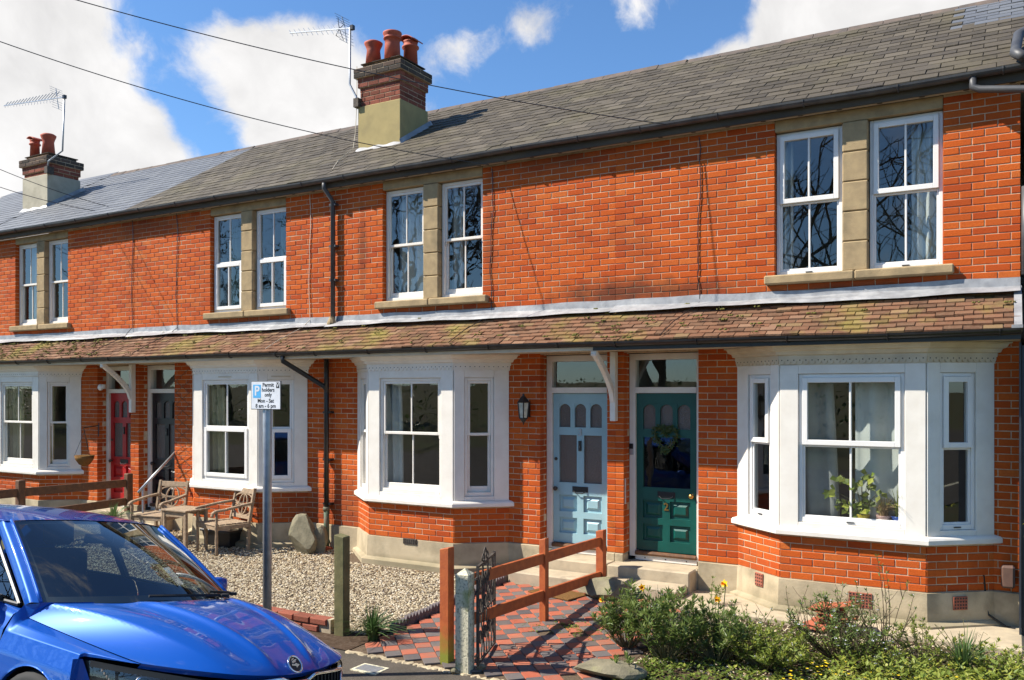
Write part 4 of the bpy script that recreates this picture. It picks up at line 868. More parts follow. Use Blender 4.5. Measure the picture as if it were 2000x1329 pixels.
# ------------------------------------------------------------------ garden
# gravel
GX0, GX1, GY0, GY1 = -13.1, -5.44, -3.05, -.02
b = MB(); b.add([(GX0, GY0, gz(GY0) + .006), (GX1, GY0, gz(GY0) + .006), (GX1, GY1, gz(GY1) + .006), (GX0, GY1, gz(GY1) + .006)], [(0, 1, 2, 3)]); struct(b, 'gravel_bed', 'gravel_bed')
def pebbles(name, n, fx, m, smin, smax, label, cat):
    base = np.array([(1, 0, 0), (-1, 0, 0), (0, 1, 0), (0, -1, 0), (0, 0, 1), (0, 0, -1), (.62, .62, .5), (-.62, .62, .5), (.62, -.62, .5), (-.62, -.62, .5)], float)
    tri = [(4, 0, 6), (6, 2, 4), (4, 6, 2), (0, 6, 2)]
    base = np.array([(1, 0, 0), (.3, .9, .1), (-.8, .6, 0), (-.9, -.4, .1), (.2, -1, 0), (.35, .25, .75), (-.45, .1, .8), (.1, -.45, .7)], float)
    F_ = [(0, 1, 5), (1, 2, 6), (1, 6, 5), (2, 3, 6), (3, 4, 7), (3, 7, 6), (4, 0, 5), (4, 5, 7), (5, 6, 7)]
    P = fx(n); n = len(P); s_ = rng.uniform(smin, smax, n); a = rng.uniform(0, 6.28, n); asp = rng.uniform(.55, 1, n); fl = rng.uniform(.4, .8, n)
    v = np.tile(base, (n, 1, 1)); v *= rng.uniform(.85, 1.15, v.shape)
    v[..., 1] *= asp[:, None]; v[..., 2] *= fl[:, None]; v *= s_[:, None, None]
    tilt = rng.uniform(-.5, .5, n); y = v[..., 1] * np.cos(tilt)[:, None] - v[..., 2] * np.sin(tilt)[:, None]; z_ = v[..., 1] * np.sin(tilt)[:, None] + v[..., 2] * np.cos(tilt)[:, None]
    x = v[..., 0] * np.cos(a)[:, None] - y * np.sin(a)[:, None]; y2 = v[..., 0] * np.sin(a)[:, None] + y * np.cos(a)[:, None]
    v = np.stack([x, y2, z_], -1) + P[:, None, :]
    f = (np.array(F_)[None] + (np.arange(n) * 8)[:, None, None]).reshape(-1, 3)
    me = bpy.data.meshes.new(name); me.from_pydata(v.reshape(-1, 3), [], f.tolist()); me.materials.append(MT[m])
    me.attributes.new('rnd', 'FLOAT', 'FACE').data.foreach_set('value', np.repeat(rng.uniform(.01, 1, n), len(F_)).astype(np.float32))
    o = bpy.data.objects.new(name, me); COL.objects.link(o); return tag(o, label, cat, kind='stuff')
def gpos(n):
    x = rng.uniform(GX0, GX1, n * 2); y = rng.uniform(GY0, GY1, n * 2); w_ = 1 / np.maximum(1, (y + CAM_D) ** 2 + x ** 2); keep = rng.uniform(0, 1, n * 2) < (w_ / w_.max()) ** .7; keep &= ~((y > -.62) & (x > -8.2) & (x < -5.6)); x, y = x[keep][:n], y[keep][:n]
    return np.stack([x, y, .09 + .035 * y + .008 + rng.uniform(0, .008, len(x))], -1)
pebbles('gravel', 34000, gpos, 'gravel', .010, .021, 'pale buff gravel covering the front garden behind the parking sign', 'gravel')
# tiled path
b = MB(); b.add([(-5.40, -3.52, gz(-3.52) + .004), (-2.9, -3.52, gz(-3.52) + .004), (-2.9, -.4, gz(-.4) + .004), (-5.40, -.4, gz(-.4) + .004)], [(0, 1, 2, 3)]); pth = struct(b, 'path', 'gravel_bed')
red, blk = [], []; T = .152; c45 = math.cos(R(45))
for i in range(-26, 27):
    for j in range(-26, 27):
        x = -4.2 + (i - j) * T * c45; y = -2.0 + (i + j) * T * c45
        if not (-5.36 < x < -2.95 and -3.44 < y < -.66): continue
        if x > -3.3 and y < -1.7 and random.random() < .25: continue
        if x > -4.0 and -2.3 < y < -1.5 and random.random() < .12: continue
        M = Matrix.Translation((x, y, gz(y) + .008 + random.uniform(0, .003))) @ Matrix.Rotation(R(45) + random.uniform(-.012, .012), 4, 'Z') @ Matrix.Rotation(.035 + random.uniform(-.012, .012), 4, 'X') @ Matrix.Rotation(random.uniform(-.012, .012), 4, 'Y')
        (red if (i + j) % 2 == 0 else blk).append((M, random.random()))
tl = T / 2 - .0025
tu = ([(-tl, -tl, 0), (tl, -tl, 0), (tl, tl, 0), (-tl, tl, 0), (-tl + .003, -tl + .003, .012), (tl - .003, -tl + .003, .012), (tl - .003, tl - .003, .012), (-tl + .003, tl - .003, .012)], [(4, 5, 6, 7), (0, 1, 5, 4), (1, 2, 6, 5), (2, 3, 7, 6), (3, 0, 4, 7)])
pieces('path_tile', 'path_tiles', tu, red, 'tile_red', pth, 150); pieces('black_path_tile', 'black_path_tiles', tu, blk, 'tile_black', pth, 150)
# serrated edging
t = thing('path_edging', (-5.41, -1.6, gz(-1.6)), 'dark serrated clay edging between gravel and tiled path', 'edging')
y = -2.86
while y < -.36:
    L = .22; n = 4; poly = [(0, -.12), (L, -.12), (L, .07)]
    for k in range(n): poly += [(L - (k + .5) * L / n, .12), (L - (k + 1) * L / n, .075)]
    b = MB(Matrix.Translation((-5.40 + random.uniform(-.008, .008), y, gz(y) + random.uniform(-.008, .008))) @ Matrix.Rotation(R(90) + random.uniform(-.02, .02), 4, 'Z')); b.prism(poly, -.022, .022); b.build('edging_tile', 'edging', t, bev=.004); y += L + .004
# mortar and kerb fillet where tiles meet the pavement
b = MB(); jj = [random.uniform(-.03, .03) for _ in range(90)]
b.grid(lambda u, v: (-5.42 + 1.7 * u, -3.50 + (v - .5) * (.09 + jj[int(u * 60)]) + jj[int(u * 60) + 7] * .6, gz(-3.5) + (.007 + jj[int(u * 60) + 20] * .15 if .2 < v < .8 else -.01)), 60, 4)
b2 = MB(); b2.add([(-13.2, -3.49, gz(-3.49) + .003), (-5.42, -3.49, gz(-3.49) + .003), (-5.42, -3.05, gz(-3.05) + .003), (-13.2, -3.05, gz(-3.05) + .003)], [(0, 1, 2, 3)]); struct(b2, 'soil_strip', 'soil')
tag(b.build('mortar_fillet', 'render'), 'rough cement fillet where the tiled path meets the pavement', 'cement', kind='stuff')
b = MB(); cv = onZ(722, 1308, gz(-3.85)); b.box(cv.x - .14, cv.x + .14, cv.y - .10, cv.y + .10, gz(cv.y) - .02, gz(cv.y) + .006); t = thing('utility_cover', (cv.x, cv.y, gz(cv.y)), 'small square utility cover set in the dark pavement', 'cover'); b.build('frame', 'concrete', t)
b = MB(); b.box(cv.x - .11, cv.x + .11, cv.y - .07, cv.y + .07, gz(cv.y) + .0, gz(cv.y) + .010); b.build('lid', 'steel', t)
# middle fence
FX = -4.19
def post(mb, x, y, w, zb, zt, slope=0.): mb.prism([(-w / 2, zb), (w / 2, zb), (w / 2, zt + slope), (-w / 2, zt)], -w / 2, w / 2); return mb
t = thing('timber_fence', (FX, -2, gz(-2)), 'orange stained two rail timber fence dividing the tiled path', 'fence')
f0_ = onZ(873, 1297, gz(-3.4))
fp = [(f0_.x, f0_.y, onY(868, 1072, f0_.y).z), (FX, -1.86, onX(1070, 1052, FX).z), (FX, -.42, onY(1203, 1040, -.42).z)]
for i, (x, y, zt) in enumerate(fp):
    b = MB(Matrix.Translation((x, y, 0))); post(b, 0, 0, .095 if i != 1 else .075, (gz(y) - .2 if i < 2 else .2), zt, .02); b.build('fence_post', 'algae_wood' if i == 0 else 'orange_wood', t, bev=.004)
for pa, pb in (((962, 1120), (1195, 1051)), ((962, 1196), (1195, 1117))):
    a, c = onX(*pa, FX), onX(*pb, FX); f0 = a + (a - c) * ((f0_.y + .04 - a.y) / (a.y - c.y)); f1 = a + (c - a) * ((-.47 - a.y) / (c.y - a.y)); m_ = a + (c - a) * ((-1.86 - a.y) / (c.y - a.y))
    for p, q in ((f0, m_ - Vector((0, .035, 0))), (m_ + Vector((0, .04, 0)), f1)): b = MB(); b.bar(p, q, .04, .105); b.build('rail', 'orange_wood', t, bev=.004)
# mossy post by the car
pg = onZ(668, 1240, gz(-3.15)); b = MB(Matrix.Translation((pg.x, pg.y, 0)) @ Matrix.Rotation(.1, 4, 'Z')); post(b, 0, 0, .115, gz(pg.y) - .2, onY(668, 1044, pg.y).z, -.02)
tag(b.build('timber_post', 'mossy_wood', bev=.006), 'green weathered square timber post beside the tiled path', 'post')
# concrete post and iron gate
cp = onZ(908, 1313, gz(-3.5)); zt = onY(908, 1110, cp.y).z
b = MB(Matrix.Translation((cp.x, cp.y, 0)) @ Matrix.Rotation(.12, 4, 'Z')); w = .062
b.add([(-w, -w, -.3), (w, -w, -.3), (w, w, -.3), (-w, w, -.3), (-w, -w, zt - .05), (w, -w, zt - .05), (w, w, zt - .05), (-w, w, zt - .05), (0, 0, zt)], [(0, 1, 5, 4), (1, 2, 6, 5), (2, 3, 7, 6), (3, 0, 4, 7), (4, 5, 8), (5, 6, 8), (6, 7, 8), (7, 4, 8)])
tag(b.build('gate_post', 'concrete'), 'lichen speckled concrete gate post with pointed top', 'post')
ga, gb = Vector((cp.x + .10, cp.y + .05, 0)), onZ(966, 1264, gz(-2.8)); gb.z = 0; GL = (gb - ga).length; gh0, gh1 = gz(-3.2) + .05, zt + .02
t = thing('iron_gate', (ga.x, ga.y, gz(-3.4)), 'rusty scrolled iron gate standing open beside the concrete post', 'gate')
X = Matrix.Translation(ga) @ Matrix.Rotation(math.atan2(gb.y - ga.y, gb.x - ga.x), 4, 'Z')
b = MB(X); b.box(-.008, .016, -.012, .012, gh0, gh1); b.box(GL - .02, GL + .004, -.012, .012, gh0, gh1 + .01)
b.box(0, GL, -.010, .010, gh0, gh0 + .02); b.box(0, GL, -.010, .010, gh1 - .02, gh1); b.box(0, GL, -.008, .008, gh0 + .42, gh0 + .435); b.build('frame', 'iron', t)
nb = 7
for i in range(nb):
    u = .05 + (GL - .10) * i / (nb - 1); b = MB(X); b.tube([(u + .022 * math.sin(k * .78 + (i % 2) * math.pi), .004 * (-1) ** i, gh0 + (gh1 - gh0) * k / 24) for k in range(25)], .007, 5); b.build('wavy_bar', 'iron', t)
for i in range(nb - 1):
    for zc in (gh0 + .22, gh0 + .5, gh1 - .16):
        u = .05 + (GL - .10) * (i + .5) / (nb - 1); b = MB(X); b.tube([(u + .030 * math.cos(k * math.pi / 6), .0, zc + .055 * math.sin(k * math.pi / 6)) for k in range(13)], .007, 5); b.build('scroll', 'iron', t)
b = MB(X)
for k in range(3):
    r_ = .05 - .012 * abs(k - 1); cxu = GL * .42 + (k - 1) * .075; b.tube([(cxu + r_ * math.cos(q), 0, gh1 + .035 + (1.5 if k == 1 else .8) * r_ * math.sin(q)) for q in (m * math.pi / 8 for m in range(17))], .008, 5)
b.build('crest', 'iron', t)
b = MB(X)
for zc in (gh0 + .1, gh1 - .1): b.tube([(-.09, 0, zc), (0, 0, zc)], .010, 6)
b.build('hinge', 'iron', t)
# low brick edging wall by the car
t = thing('low_wall', (-6.6, -3.12, gz(-3.1)), 'low old brick edging beside the weathered timber post', 'wall'); m_ = MB(); m_.box(-9.0, -5.92, -3.17, -3.09, -.2, gz(-3.1) + .138); mo_ = m_.build('core', 'step', t); lb = []
for k in range(2):
    x = -9.0 + (.11 if k else 0)
    while x < -6.1: lb.append((Matrix.Translation((x, -3.19 + random.uniform(-.01, .01), gz(-3.1) + .0 + k * .075)) @ Matrix.Rotation(random.uniform(-.04, .04), 4, 'Z'), random.random())); x += .226
pieces('brick', 'bricks', unit_brick(c=.01, Dp=.12), lb, 'chimney_brick', t, 60)
# doormat, stone slabs, rock
dm = onZ(1113, 1153, gz(-.8)); b = MB(Matrix.Translation((dm.x, -.86, gz(-.86) + .018)) @ Matrix.Rotation(R(-14), 4, 'Z')); b.box(-.31, .31, -.18, .18, 0, .018); tag(b.build('doormat', 'coir', bev=.004), 'brown coir doormat on the tiled path below the steps', 'doormat')
import bmesh
def rock(name, c, sx, sy, sz, seed, label, cat='rock', m='rock', rough_=.22):
    bm = bmesh.new(); bmesh.ops.create_icosphere(bm, subdivisions=3, radius=1); r_ = random.Random(seed)
    planes = [(Vector((r_.gauss(0, 1), r_.gauss(0, 1), r_.gauss(0, .8))).normalized(), r_.uniform(.52, .80)) for _ in range(10)]
    for v in bm.verts:
        for n_, d_ in planes:
            e_ = v.co.dot(n_) - d_
            if e_ > 0: v.co -= n_ * e_
        v.co *= 1 + r_.uniform(-.02, .02); v.co.x *= sx; v.co.y *= sy; v.co.z *= sz
    zmin = min(v.co.z for v in bm.verts)
    for v in bm.verts: v.co += Vector((c[0], c[1], c[2] - zmin * .86))
    me = bpy.data.meshes.new(name); bm.to_mesh(me); bm.free(); me.materials.append(MT[m]); o = bpy.data.objects.new(name, me); COL.objects.link(o); return tag(o, label, cat)
rk = onY(592, 1085, -.42); rock('rock', (rk.x, -.42, gz(-.4) - .03), .31, .21, .33, 12, 'large angular lichen covered rock standing by the drainpipe')
rock('rock', (rk.x + .20, -.30, gz(-.3) - .03), .17, .15, .26, 9, 'smaller darker rock leaning behind the large lichen covered rock')
sq = onZ(1190, 1322, gz(-3.1)); rock('stone_slab', (sq.x - .0, sq.y, gz(sq.y) - .02), .34, .22, .10, 21, 'flat weathered stone edging the flower bed by the tiled path', 'stone')
sq = onZ(1178, 1172, gz(-1.3)); rock('stone_slab', (sq.x, sq.y, gz(sq.y) - .02), .45, .3, .14, 23, 'flat grey stone beside the doormat at the foot of the steps', 'stone')
for k, (p_, s_) in enumerate((((915, 1310), .035), ((938, 1312), .045), ((888, 1316), .04))):
    q = onZ(*p_, gz(-3.5)); rock('cobble', (q.x, q.y, gz(q.y) - .01), s_ * 1.3, s_, s_, 40 + k, 'pale loose stone at the foot of the concrete gate post', 'stone'); COL.objects[-1]['group'] = 'loose stones at the gate post'
# paving apron along the end house
b = MB(); b.box(-3.18, .1, -.86, -.02, -.2, gz(-.5) + .05); struct(b, 'apron', 'step', bev=.02)
# heap of old clay tiles
for i in range(16):
    a = random.uniform(0, 6.28); r_ = random.uniform(0, .15); lvl = i * .017
    b = MB(Matrix.Translation((-1.52 + r_ * math.cos(a), -.92 + r_ * .5 * math.sin(a), gz(-.9) + .03 + lvl)) @ Matrix.Rotation(random.uniform(-.6, .6), 4, 'Z') @ Matrix.Rotation(random.uniform(-.25, .25) * (i / 16), 4, 'Y') @ Matrix.Rotation(random.uniform(-.12, .12), 4, 'X'))
    b.box(-.13, .13, -.08, .08, 0, .014, rnd=random.random() + .01); tag(b.build('clay_tile', 'terracotta', bev=.003), 'old terracotta clay tile in the heap against the bay plinth', 'tile', 'heaped clay tiles')
# far fence between the next two gardens
FX2 = -13.22
t = thing('timber_fence', (FX2, -2, gz(-2)), 'brown weathered two rail timber fence in front of the red door', 'fence')
pp = [onX(251, 925, FX2), onX(40, 938, FX2)]
for q in pp: b = MB(Matrix.Translation((FX2, q.y, 0))); post(b, 0, 0, .11, gz(q.y) - .1, q.z, .0); b.build('fence_post', 'dark_wood', t, bev=.012)
for pa, pb, hh in (((0, 966), (245, 944), .13), ((0, 1015), (245, 980), .13)):
    a, c = onX(*pa, FX2), onX(*pb, FX2); b = MB(); b.bar(a + (a - c) * .6, c, .04, hh); b.build('rail', 'dark_wood', t, bev=.004)
# hand rail by the black door
q0, q1 = onY(270, 962, -.75), onY(342, 884, .02); t = thing('handrail', (q0.x, q0.y, gz(-.7)), 'straight grey metal handrail sloping up to the black door', 'handrail')
b = MB(); b.tube([q0, q1], .022, 8); b.build('rail', 'steel', t, smooth=True); b = MB(); b.tube([q0 + (q1 - q0) * .12, (q0.x + .05, q0.y + .06, gz(-.6))], .018, 6); b.build('stanchion', 'steel', t)
# trellis panel beside the black door
b = MB(); tx0 = HC['d'][1] + .05
t = thing('wire_trellis', (tx0 + .15, -.03, 1.0), 'diamond mesh trellis on the brick pier beside the black door', 'trellis')
for i in range(9):
    for sg in (1, -1): b.bar((tx0, -.02, 1.0 + i * .2), (tx0 + .34, -.02 - .006 * sg, 1.0 + i * .2 + .2 * sg + (0 if sg > 0 else .0)), .006, .006)
b.build('mesh', 'dark_wood', t)

# garden chairs
def chair(label, pos, ang, group):
    t = thing('garden_chair', (pos.x, pos.y, gz(pos.y)), label, 'chair', group)
    X = Matrix.Translation((pos.x, pos.y, gz(pos.y) + .012)) @ Matrix.Rotation(ang, 4, 'Z')      # faces local -y
    W, Dp = .29, .25
    for sx_ in (-1, 1):
        b = MB(X); b.lathe([(.020, 0), (.024, .06), (.018, .10), (.026, .2), (.020, .34), (.027, .38), (.027, .44), (.018, .47), (.024, .52), (.018, .62)], (sx_ * W, -Dp, 0), 8); b.build('leg', 'teak', t, smooth=True)
        b = MB(X); b.bar((sx_ * (W - .02), Dp, 0), (sx_ * (W - .02), Dp + .02, .42), .045, .045, (0, 1, 0)); b.bar((sx_ * (W - .02), Dp + .02, .42), (sx_ * (W - .03), Dp + .12, .92), .045, .045, (0, 1, 0)); b.build('leg', 'teak', t, bev=.006)
        b = MB(X); pts = [(sx_ * (W - .02), Dp + .06, .70), (sx_ * (W + .01), .1, .68), (sx_ * (W + .02), -.12, .65), (sx_ * W, -Dp - .02, .635), (sx_ * W, -Dp - .07, .60), (sx_ * W, -Dp - .065, .56)]
        for p, q in zip(pts, pts[1:]): b.bar(p, q, .055, .035)
        b.build('arm', 'teak', t, bev=.008)
    b = MB(X); b.box(-W, W, -Dp - .01, -Dp + .02, .36, .42); b.box(-W + .02, W - .02, Dp - .0, Dp + .03, .36, .42); b.box(-W - .01, -W + .02, -Dp, Dp, .36, .42); b.box(W - .02, W + .01, -Dp, Dp, .36, .42); b.build('seat_frame', 'teak', t, bev=.004)
    for k in range(6): b = MB(X); b.box(-W + .02, W - .02, -Dp - .02 + k * .088, -Dp + .055 + k * .088, .422, .44); b.build('slat', 'teak', t, bev=.004)
    Xb = X @ Matrix.Translation((0, Dp + .035, .47)) @ Matrix.Rotation(R(-11), 4, 'X'); b = MB(Xb)
    b.box(-W + .03, W - .03, -.015, .015, .36, .44); b.box(-W + .03, W - .03, -.015, .015, -.01, .045); b.build('back_rail', 'teak', t, bev=.005)
    b = MB(Xb)
    def arcs(cx_, cz_, rx, rz, n=24):
        pts = [(cx_ + rx * math.cos(k * 2 * math.pi / n), cz_ + rz * math.sin(k * 2 * math.pi / n)) for k in range(n + 1)]
        for (p, q) in zip(pts, pts[1:]): b.bar((p[0], 0, p[1]), (q[0], 0, q[1]), .018, .022, (0, 1, 0))
    arcs(0, .20, .12, .155); arcs(0, .28, .25, .085); arcs(0, .12, .25, .085); b.box(-.008, .008, -.006, .006, .04, .36); b.box(-.25, .25, -.006, .006, .195, .209); b.build('back_fretwork', 'teak', t)
    return t
cr_ = onZ(469, 1080, gz(-.6)); chair('weathered teak armchair beside the grey sign pole, nearer of two at the table', Vector((cr_.x - .30, -.88, 0)), R(-14), 'teak garden chairs')
cl_ = onY(340, 960, -.55); chair('weathered teak armchair on the red door side of the small table', Vector((cl_.x - .05, -.80, 0)), R(12), 'teak garden chairs')
tp = onY(362, 1030, -1.12); t = thing('garden_table', (tp.x, -1.12, gz(-1.1)), 'small square teak table between two garden armchairs', 'table')
for k in range(5): b = MB(); b.box(tp.x - .27, tp.x + .27, -1.34 + k * .09, -1.255 + k * .09, gz(-1.1) + .62, gz(-1.1) + .645); b.build('top_slat', 'teak', t, bev=.004)
for sx_ in (-.23, .23):
    for sy_ in (-.18, .18): b = MB(); b.box(tp.x + sx_ - .022, tp.x + sx_ + .022, -1.12 + sy_ - .022, -1.12 + sy_ + .022, gz(-1.1), gz(-1.1) + .618); b.build('leg', 'teak', t, bev=.004)
b = MB(); b.box(tp.x - .23, tp.x + .23, -1.31, -1.29, gz(-1.1) + .54, gz(-1.1) + .61); b.box(tp.x - .23, tp.x + .23, -.95, -.93, gz(-1.1) + .54, gz(-1.1) + .61); b.build('apron', 'teak', t)
q = onY(438, 1055, -.62); b = MB(Matrix.Translation((q.x - .1, -.52, gz(-.5)))); b.add([(-.26, -.14, 0), (.26, -.14, 0), (.26, .14, 0), (-.26, .14, 0), (-.31, -.18, .24), (.31, -.18, .24), (.31, .18, .24), (-.31, .18, .24)], [(0, 3, 2, 1), (0, 1, 5, 4), (1, 2, 6, 5), (2, 3, 7, 6), (3, 0, 4, 7), (4, 5, 6, 7)]); b.box(-.33, .33, -.20, .20, .225, .26)
tag(b.build('plant_trough', 'black_plastic', bev=.008), 'black plastic trough under the teak armchair by the brick bay', 'trough')

# ------------------------------------------------------------------ plants
UP = Vector((0, 0, 1))
def blades(b, base, n, L, spread, droop=.5, W=.012, r0=.0, r1=1.):
    for i in range(n):
        a = random.uniform(0, 6.283); lean = random.uniform(.05, 1) * spread; l = L * random.uniform(.55, 1.1); o = Vector((math.cos(a), math.sin(a), 0)); s_ = Vector((-o.y, o.x, 0)); p0 = base + o * random.uniform(0, .05)
        pts = [p0 + o * (lean * l * t * t) + UP * (l * (t - droop * lean * t * t)) for t in (0, .25, .5, .75, 1)]; r_ = random.uniform(r0, r1) * .98 + .01
        for k in range(4):
            w0, w1 = W * (1 - .75 * (k / 4) ** 2) / 2, W * (1 - .9 * ((k + 1) / 4) ** 2) / 2; tw = UP * (.25 * W)
            b.add([pts[k] - s_ * w0, pts[k] + s_ * w0 + tw, pts[k + 1] + s_ * w1 + tw, pts[k + 1] - s_ * w1], [(0, 1, 2, 3)], r_)
def shrub(base, rad, hgt, nst, lpl, L, W, label, m='leaf', flowers=None, leafy=.35, woody=False, name='shrub', group=None):
    t = thing(name, base, label, 'plant', group); sb, lb, fb_ = MB(), MB(), MB()
    for i in range(nst):
        a = random.uniform(0, 6.283); rr = rad * math.sqrt(random.random()); h_ = hgt * (1 - .45 * (rr / rad) ** 2) * random.uniform(.7, 1.1); o = Vector((math.cos(a), math.sin(a), 0)); bend = random.uniform(-.1, .1)
        pts = [base + o * (rr * (.12 + .88 * t_ ** .8)) + UP * (h_ * t_) + Vector((bend * math.sin(t_ * 3), bend * math.cos(t_ * 2) - bend, 0)) * .5 for t_ in (0, .2, .4, .6, .8, 1)]
        sb.tube(pts, .006 if woody else .0045, 4, .002)
        if woody and random.random() < .8:
            for q in range(2):
                p = pts[random.choice((2, 3, 4))]; d = (rv() + UP * .8).normalized(); sb.tube([p, p + d * .08, p + d * .15 + UP * .02], .003, 3, .0015); pts.append(p + d * .15)
        for k in range(lpl):
            t_ = leafy + (1 - leafy) * random.random() ** .7; j = min(4, int(t_ * 5)); p = pts[j].lerp(pts[j + 1], t_ * 5 - j); an = k * 2.4 + i
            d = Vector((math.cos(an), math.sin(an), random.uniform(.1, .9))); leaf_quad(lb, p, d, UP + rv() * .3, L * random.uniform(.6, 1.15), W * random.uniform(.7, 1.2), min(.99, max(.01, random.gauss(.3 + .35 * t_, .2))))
        for k in range(6 if not woody else 3):
            d = Vector((random.gauss(0, .5), random.gauss(0, .5), 1)); leaf_quad(lb, pts[5], d, rv(), L * .8, W * .8, random.uniform(.5, 1) * .98 + .01)
        if flowers and random.random() < flowers[1]:
            for k in range(5): d = Vector((math.cos(k * 1.256), math.sin(k * 1.256), .35)); leaf_quad(fb_, pts[5] + UP * .01, d, UP, .016, .012, .5)
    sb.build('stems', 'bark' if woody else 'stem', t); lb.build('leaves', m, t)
    if fb_.f: fb_.build('flowers', flowers[0], t)
    return t
def G(px_, py_, dz=0.):
    q = onZ(px_, py_, 0.)
    for _ in range(4): q = onZ(px_, py_, gz(q.y) + dz)
    return q
# flower bed soil
b = MB(); b.add([(-2.93, -3.9, gz(-3.9) + .005), (.6, -3.9, gz(-3.9) + .005), (.6, -.85, gz(-.85) + .005), (-2.93, -.85, gz(-.85) + .005)], [(0, 1, 2, 3)]); struct(b, 'flower_bed', 'soil')
def bpos(n):
    x = rng.uniform(-2.9, .3, n); y = rng.uniform(-2.6, -.9, n); return np.stack([x, y, .09 + .035 * y + .01 + rng.uniform(0, .006, n)], -1)
pebbles('bed_gravel', 5200, bpos, 'gravel', .008, .017, 'pale stones scattered between the plants under the bay window', 'gravel')
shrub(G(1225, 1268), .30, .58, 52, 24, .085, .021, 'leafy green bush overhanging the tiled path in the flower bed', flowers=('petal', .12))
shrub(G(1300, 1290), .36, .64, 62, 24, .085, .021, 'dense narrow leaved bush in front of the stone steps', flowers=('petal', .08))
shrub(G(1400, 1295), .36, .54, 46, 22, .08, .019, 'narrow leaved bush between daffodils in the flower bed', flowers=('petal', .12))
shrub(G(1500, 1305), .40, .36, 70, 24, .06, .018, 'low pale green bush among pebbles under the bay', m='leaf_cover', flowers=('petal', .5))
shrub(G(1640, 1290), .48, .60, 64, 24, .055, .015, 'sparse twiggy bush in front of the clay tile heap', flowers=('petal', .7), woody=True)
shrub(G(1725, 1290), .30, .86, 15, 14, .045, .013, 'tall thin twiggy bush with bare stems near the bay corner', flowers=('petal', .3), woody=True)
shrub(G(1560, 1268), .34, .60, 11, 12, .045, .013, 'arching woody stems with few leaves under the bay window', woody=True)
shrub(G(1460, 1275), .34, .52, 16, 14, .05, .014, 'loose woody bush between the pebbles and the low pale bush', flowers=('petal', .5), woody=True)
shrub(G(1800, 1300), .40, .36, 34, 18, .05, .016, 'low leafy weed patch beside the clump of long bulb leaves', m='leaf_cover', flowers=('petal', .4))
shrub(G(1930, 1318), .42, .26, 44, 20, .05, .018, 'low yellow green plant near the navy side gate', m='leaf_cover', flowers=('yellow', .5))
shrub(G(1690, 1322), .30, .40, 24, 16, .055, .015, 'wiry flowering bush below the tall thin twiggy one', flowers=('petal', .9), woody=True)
shrub(G(1395, 1190), .10, .34, 8, 14, .05, .014, 'small leafy spray beneath the tall daffodil by the bay')
shrub(G(1215, 1328), .12, .22, 7, 8, .06, .022, 'small pale leaved seedling beside the flat stone')
q = G(690, 1252); t = thing('grass_clump', q, 'dark green grassy clump behind the weathered timber post', 'plant'); b = MB(); blades(b, q + Vector((.16, .1, 0)), 240, .42, 1.0, .75, .012, 0, .7); b.build('blades', 'blade', t)
q = G(1880, 1322); t = thing('bulb_clump', q, 'clump of long bulb leaves near the bay corner bed', 'plant'); b = MB(); blades(b, q, 70, .40, .75, .35, .016, .2, 1); b.build('blades', 'blade', t)
b = MB()
for k in range(7):
    a = random.uniform(-1, 1); h_ = random.uniform(.32, .5); p1 = q + Vector((.22 * a, random.uniform(-.1, .1), h_)); b.tube([q, q.lerp(p1, .6) + Vector((.02, 0, .03)), p1, p1 + Vector((.03, 0, -.02))], .004, 4, .002)
b.build('seed_stems', 'stem', t)
q = G(1405, 1285); t = thing('bulb_clump', q, 'clump of upright daffodil leaves in the middle of the bed', 'plant'); b = MB(); blades(b, q, 70, .48, .35, .3, .016, .2, 1); b.build('blades', 'blade', t)
q = G(1290, 1268); t = thing('bulb_clump', q, 'grey green bulb leaves rising through the bush by the steps', 'plant'); b = MB(); blades(b, q, 45, .55, .35, .3, .016, .4, 1); b.build('blades', 'blade', t)
def daffodil(px_, py_, ground_px, label, s_=1., nod=(-.5, -.9, .1)):
    g0 = G(*ground_px); d_ = (g0 - CAMP).dot(AX); hd = CAMP + ray(px_, py_) * d_; hd.y = hd.y
    t = thing('daffodil', g0, label, 'flower', 'daffodils in the flower bed'); b = MB(); b.tube([g0, g0.lerp(hd, .5) + Vector((.015, 0, 0)), hd + Vector((0, .03, .012)), hd], .005, 5, .004); b.build('stem', 'blade', t)
    n = Vector(nod).normalized(); u = n.orthogonal().normalized(); w = n.cross(u); b = MB()
    for k in range(6):
        a = k * math.pi / 3; d = (u * math.cos(a) + w * math.sin(a) + n * .15); leaf_quad(b, hd, d, n, .042 * s_, .026 * s_, .5)
    b.build('petals', 'yellow', t)
    X = Matrix.Translation(hd) @ n.to_track_quat('Z', 'Y').to_matrix().to_4x4(); b = MB(X); b.lathe([(.008 * s_, 0), (.012 * s_, .018 * s_), (.017 * s_, .030 * s_), (.012 * s_, .026 * s_), (.004, .006)], (0, 0, 0), 10); b.build('trumpet', 'orange', t)
daffodil(1416, 1141, (1402, 1270), 'tall open daffodil with orange trumpet before the plinth', 1.15)
daffodil(1402, 1170, (1398, 1272), 'daffodil just below the tall open one by the plinth', 1.0, (-.2, -1, -.3))
daffodil(1254, 1148, (1262, 1262), 'daffodil at the top of the bush by the steps', 1., (.3, -.8, .1))
daffodil(1306, 1154, (1296, 1265), 'nodding daffodil against the lower stone step', .8, (.8, -.5, -.3))
daffodil(1317, 1164, (1300, 1266), 'small nodding daffodil lowest against the stone step', .7, (.8, -.5, -.4))
daffodil(1176, 1172, (1215, 1262), 'daffodil at the path side edge of the bush', .9)
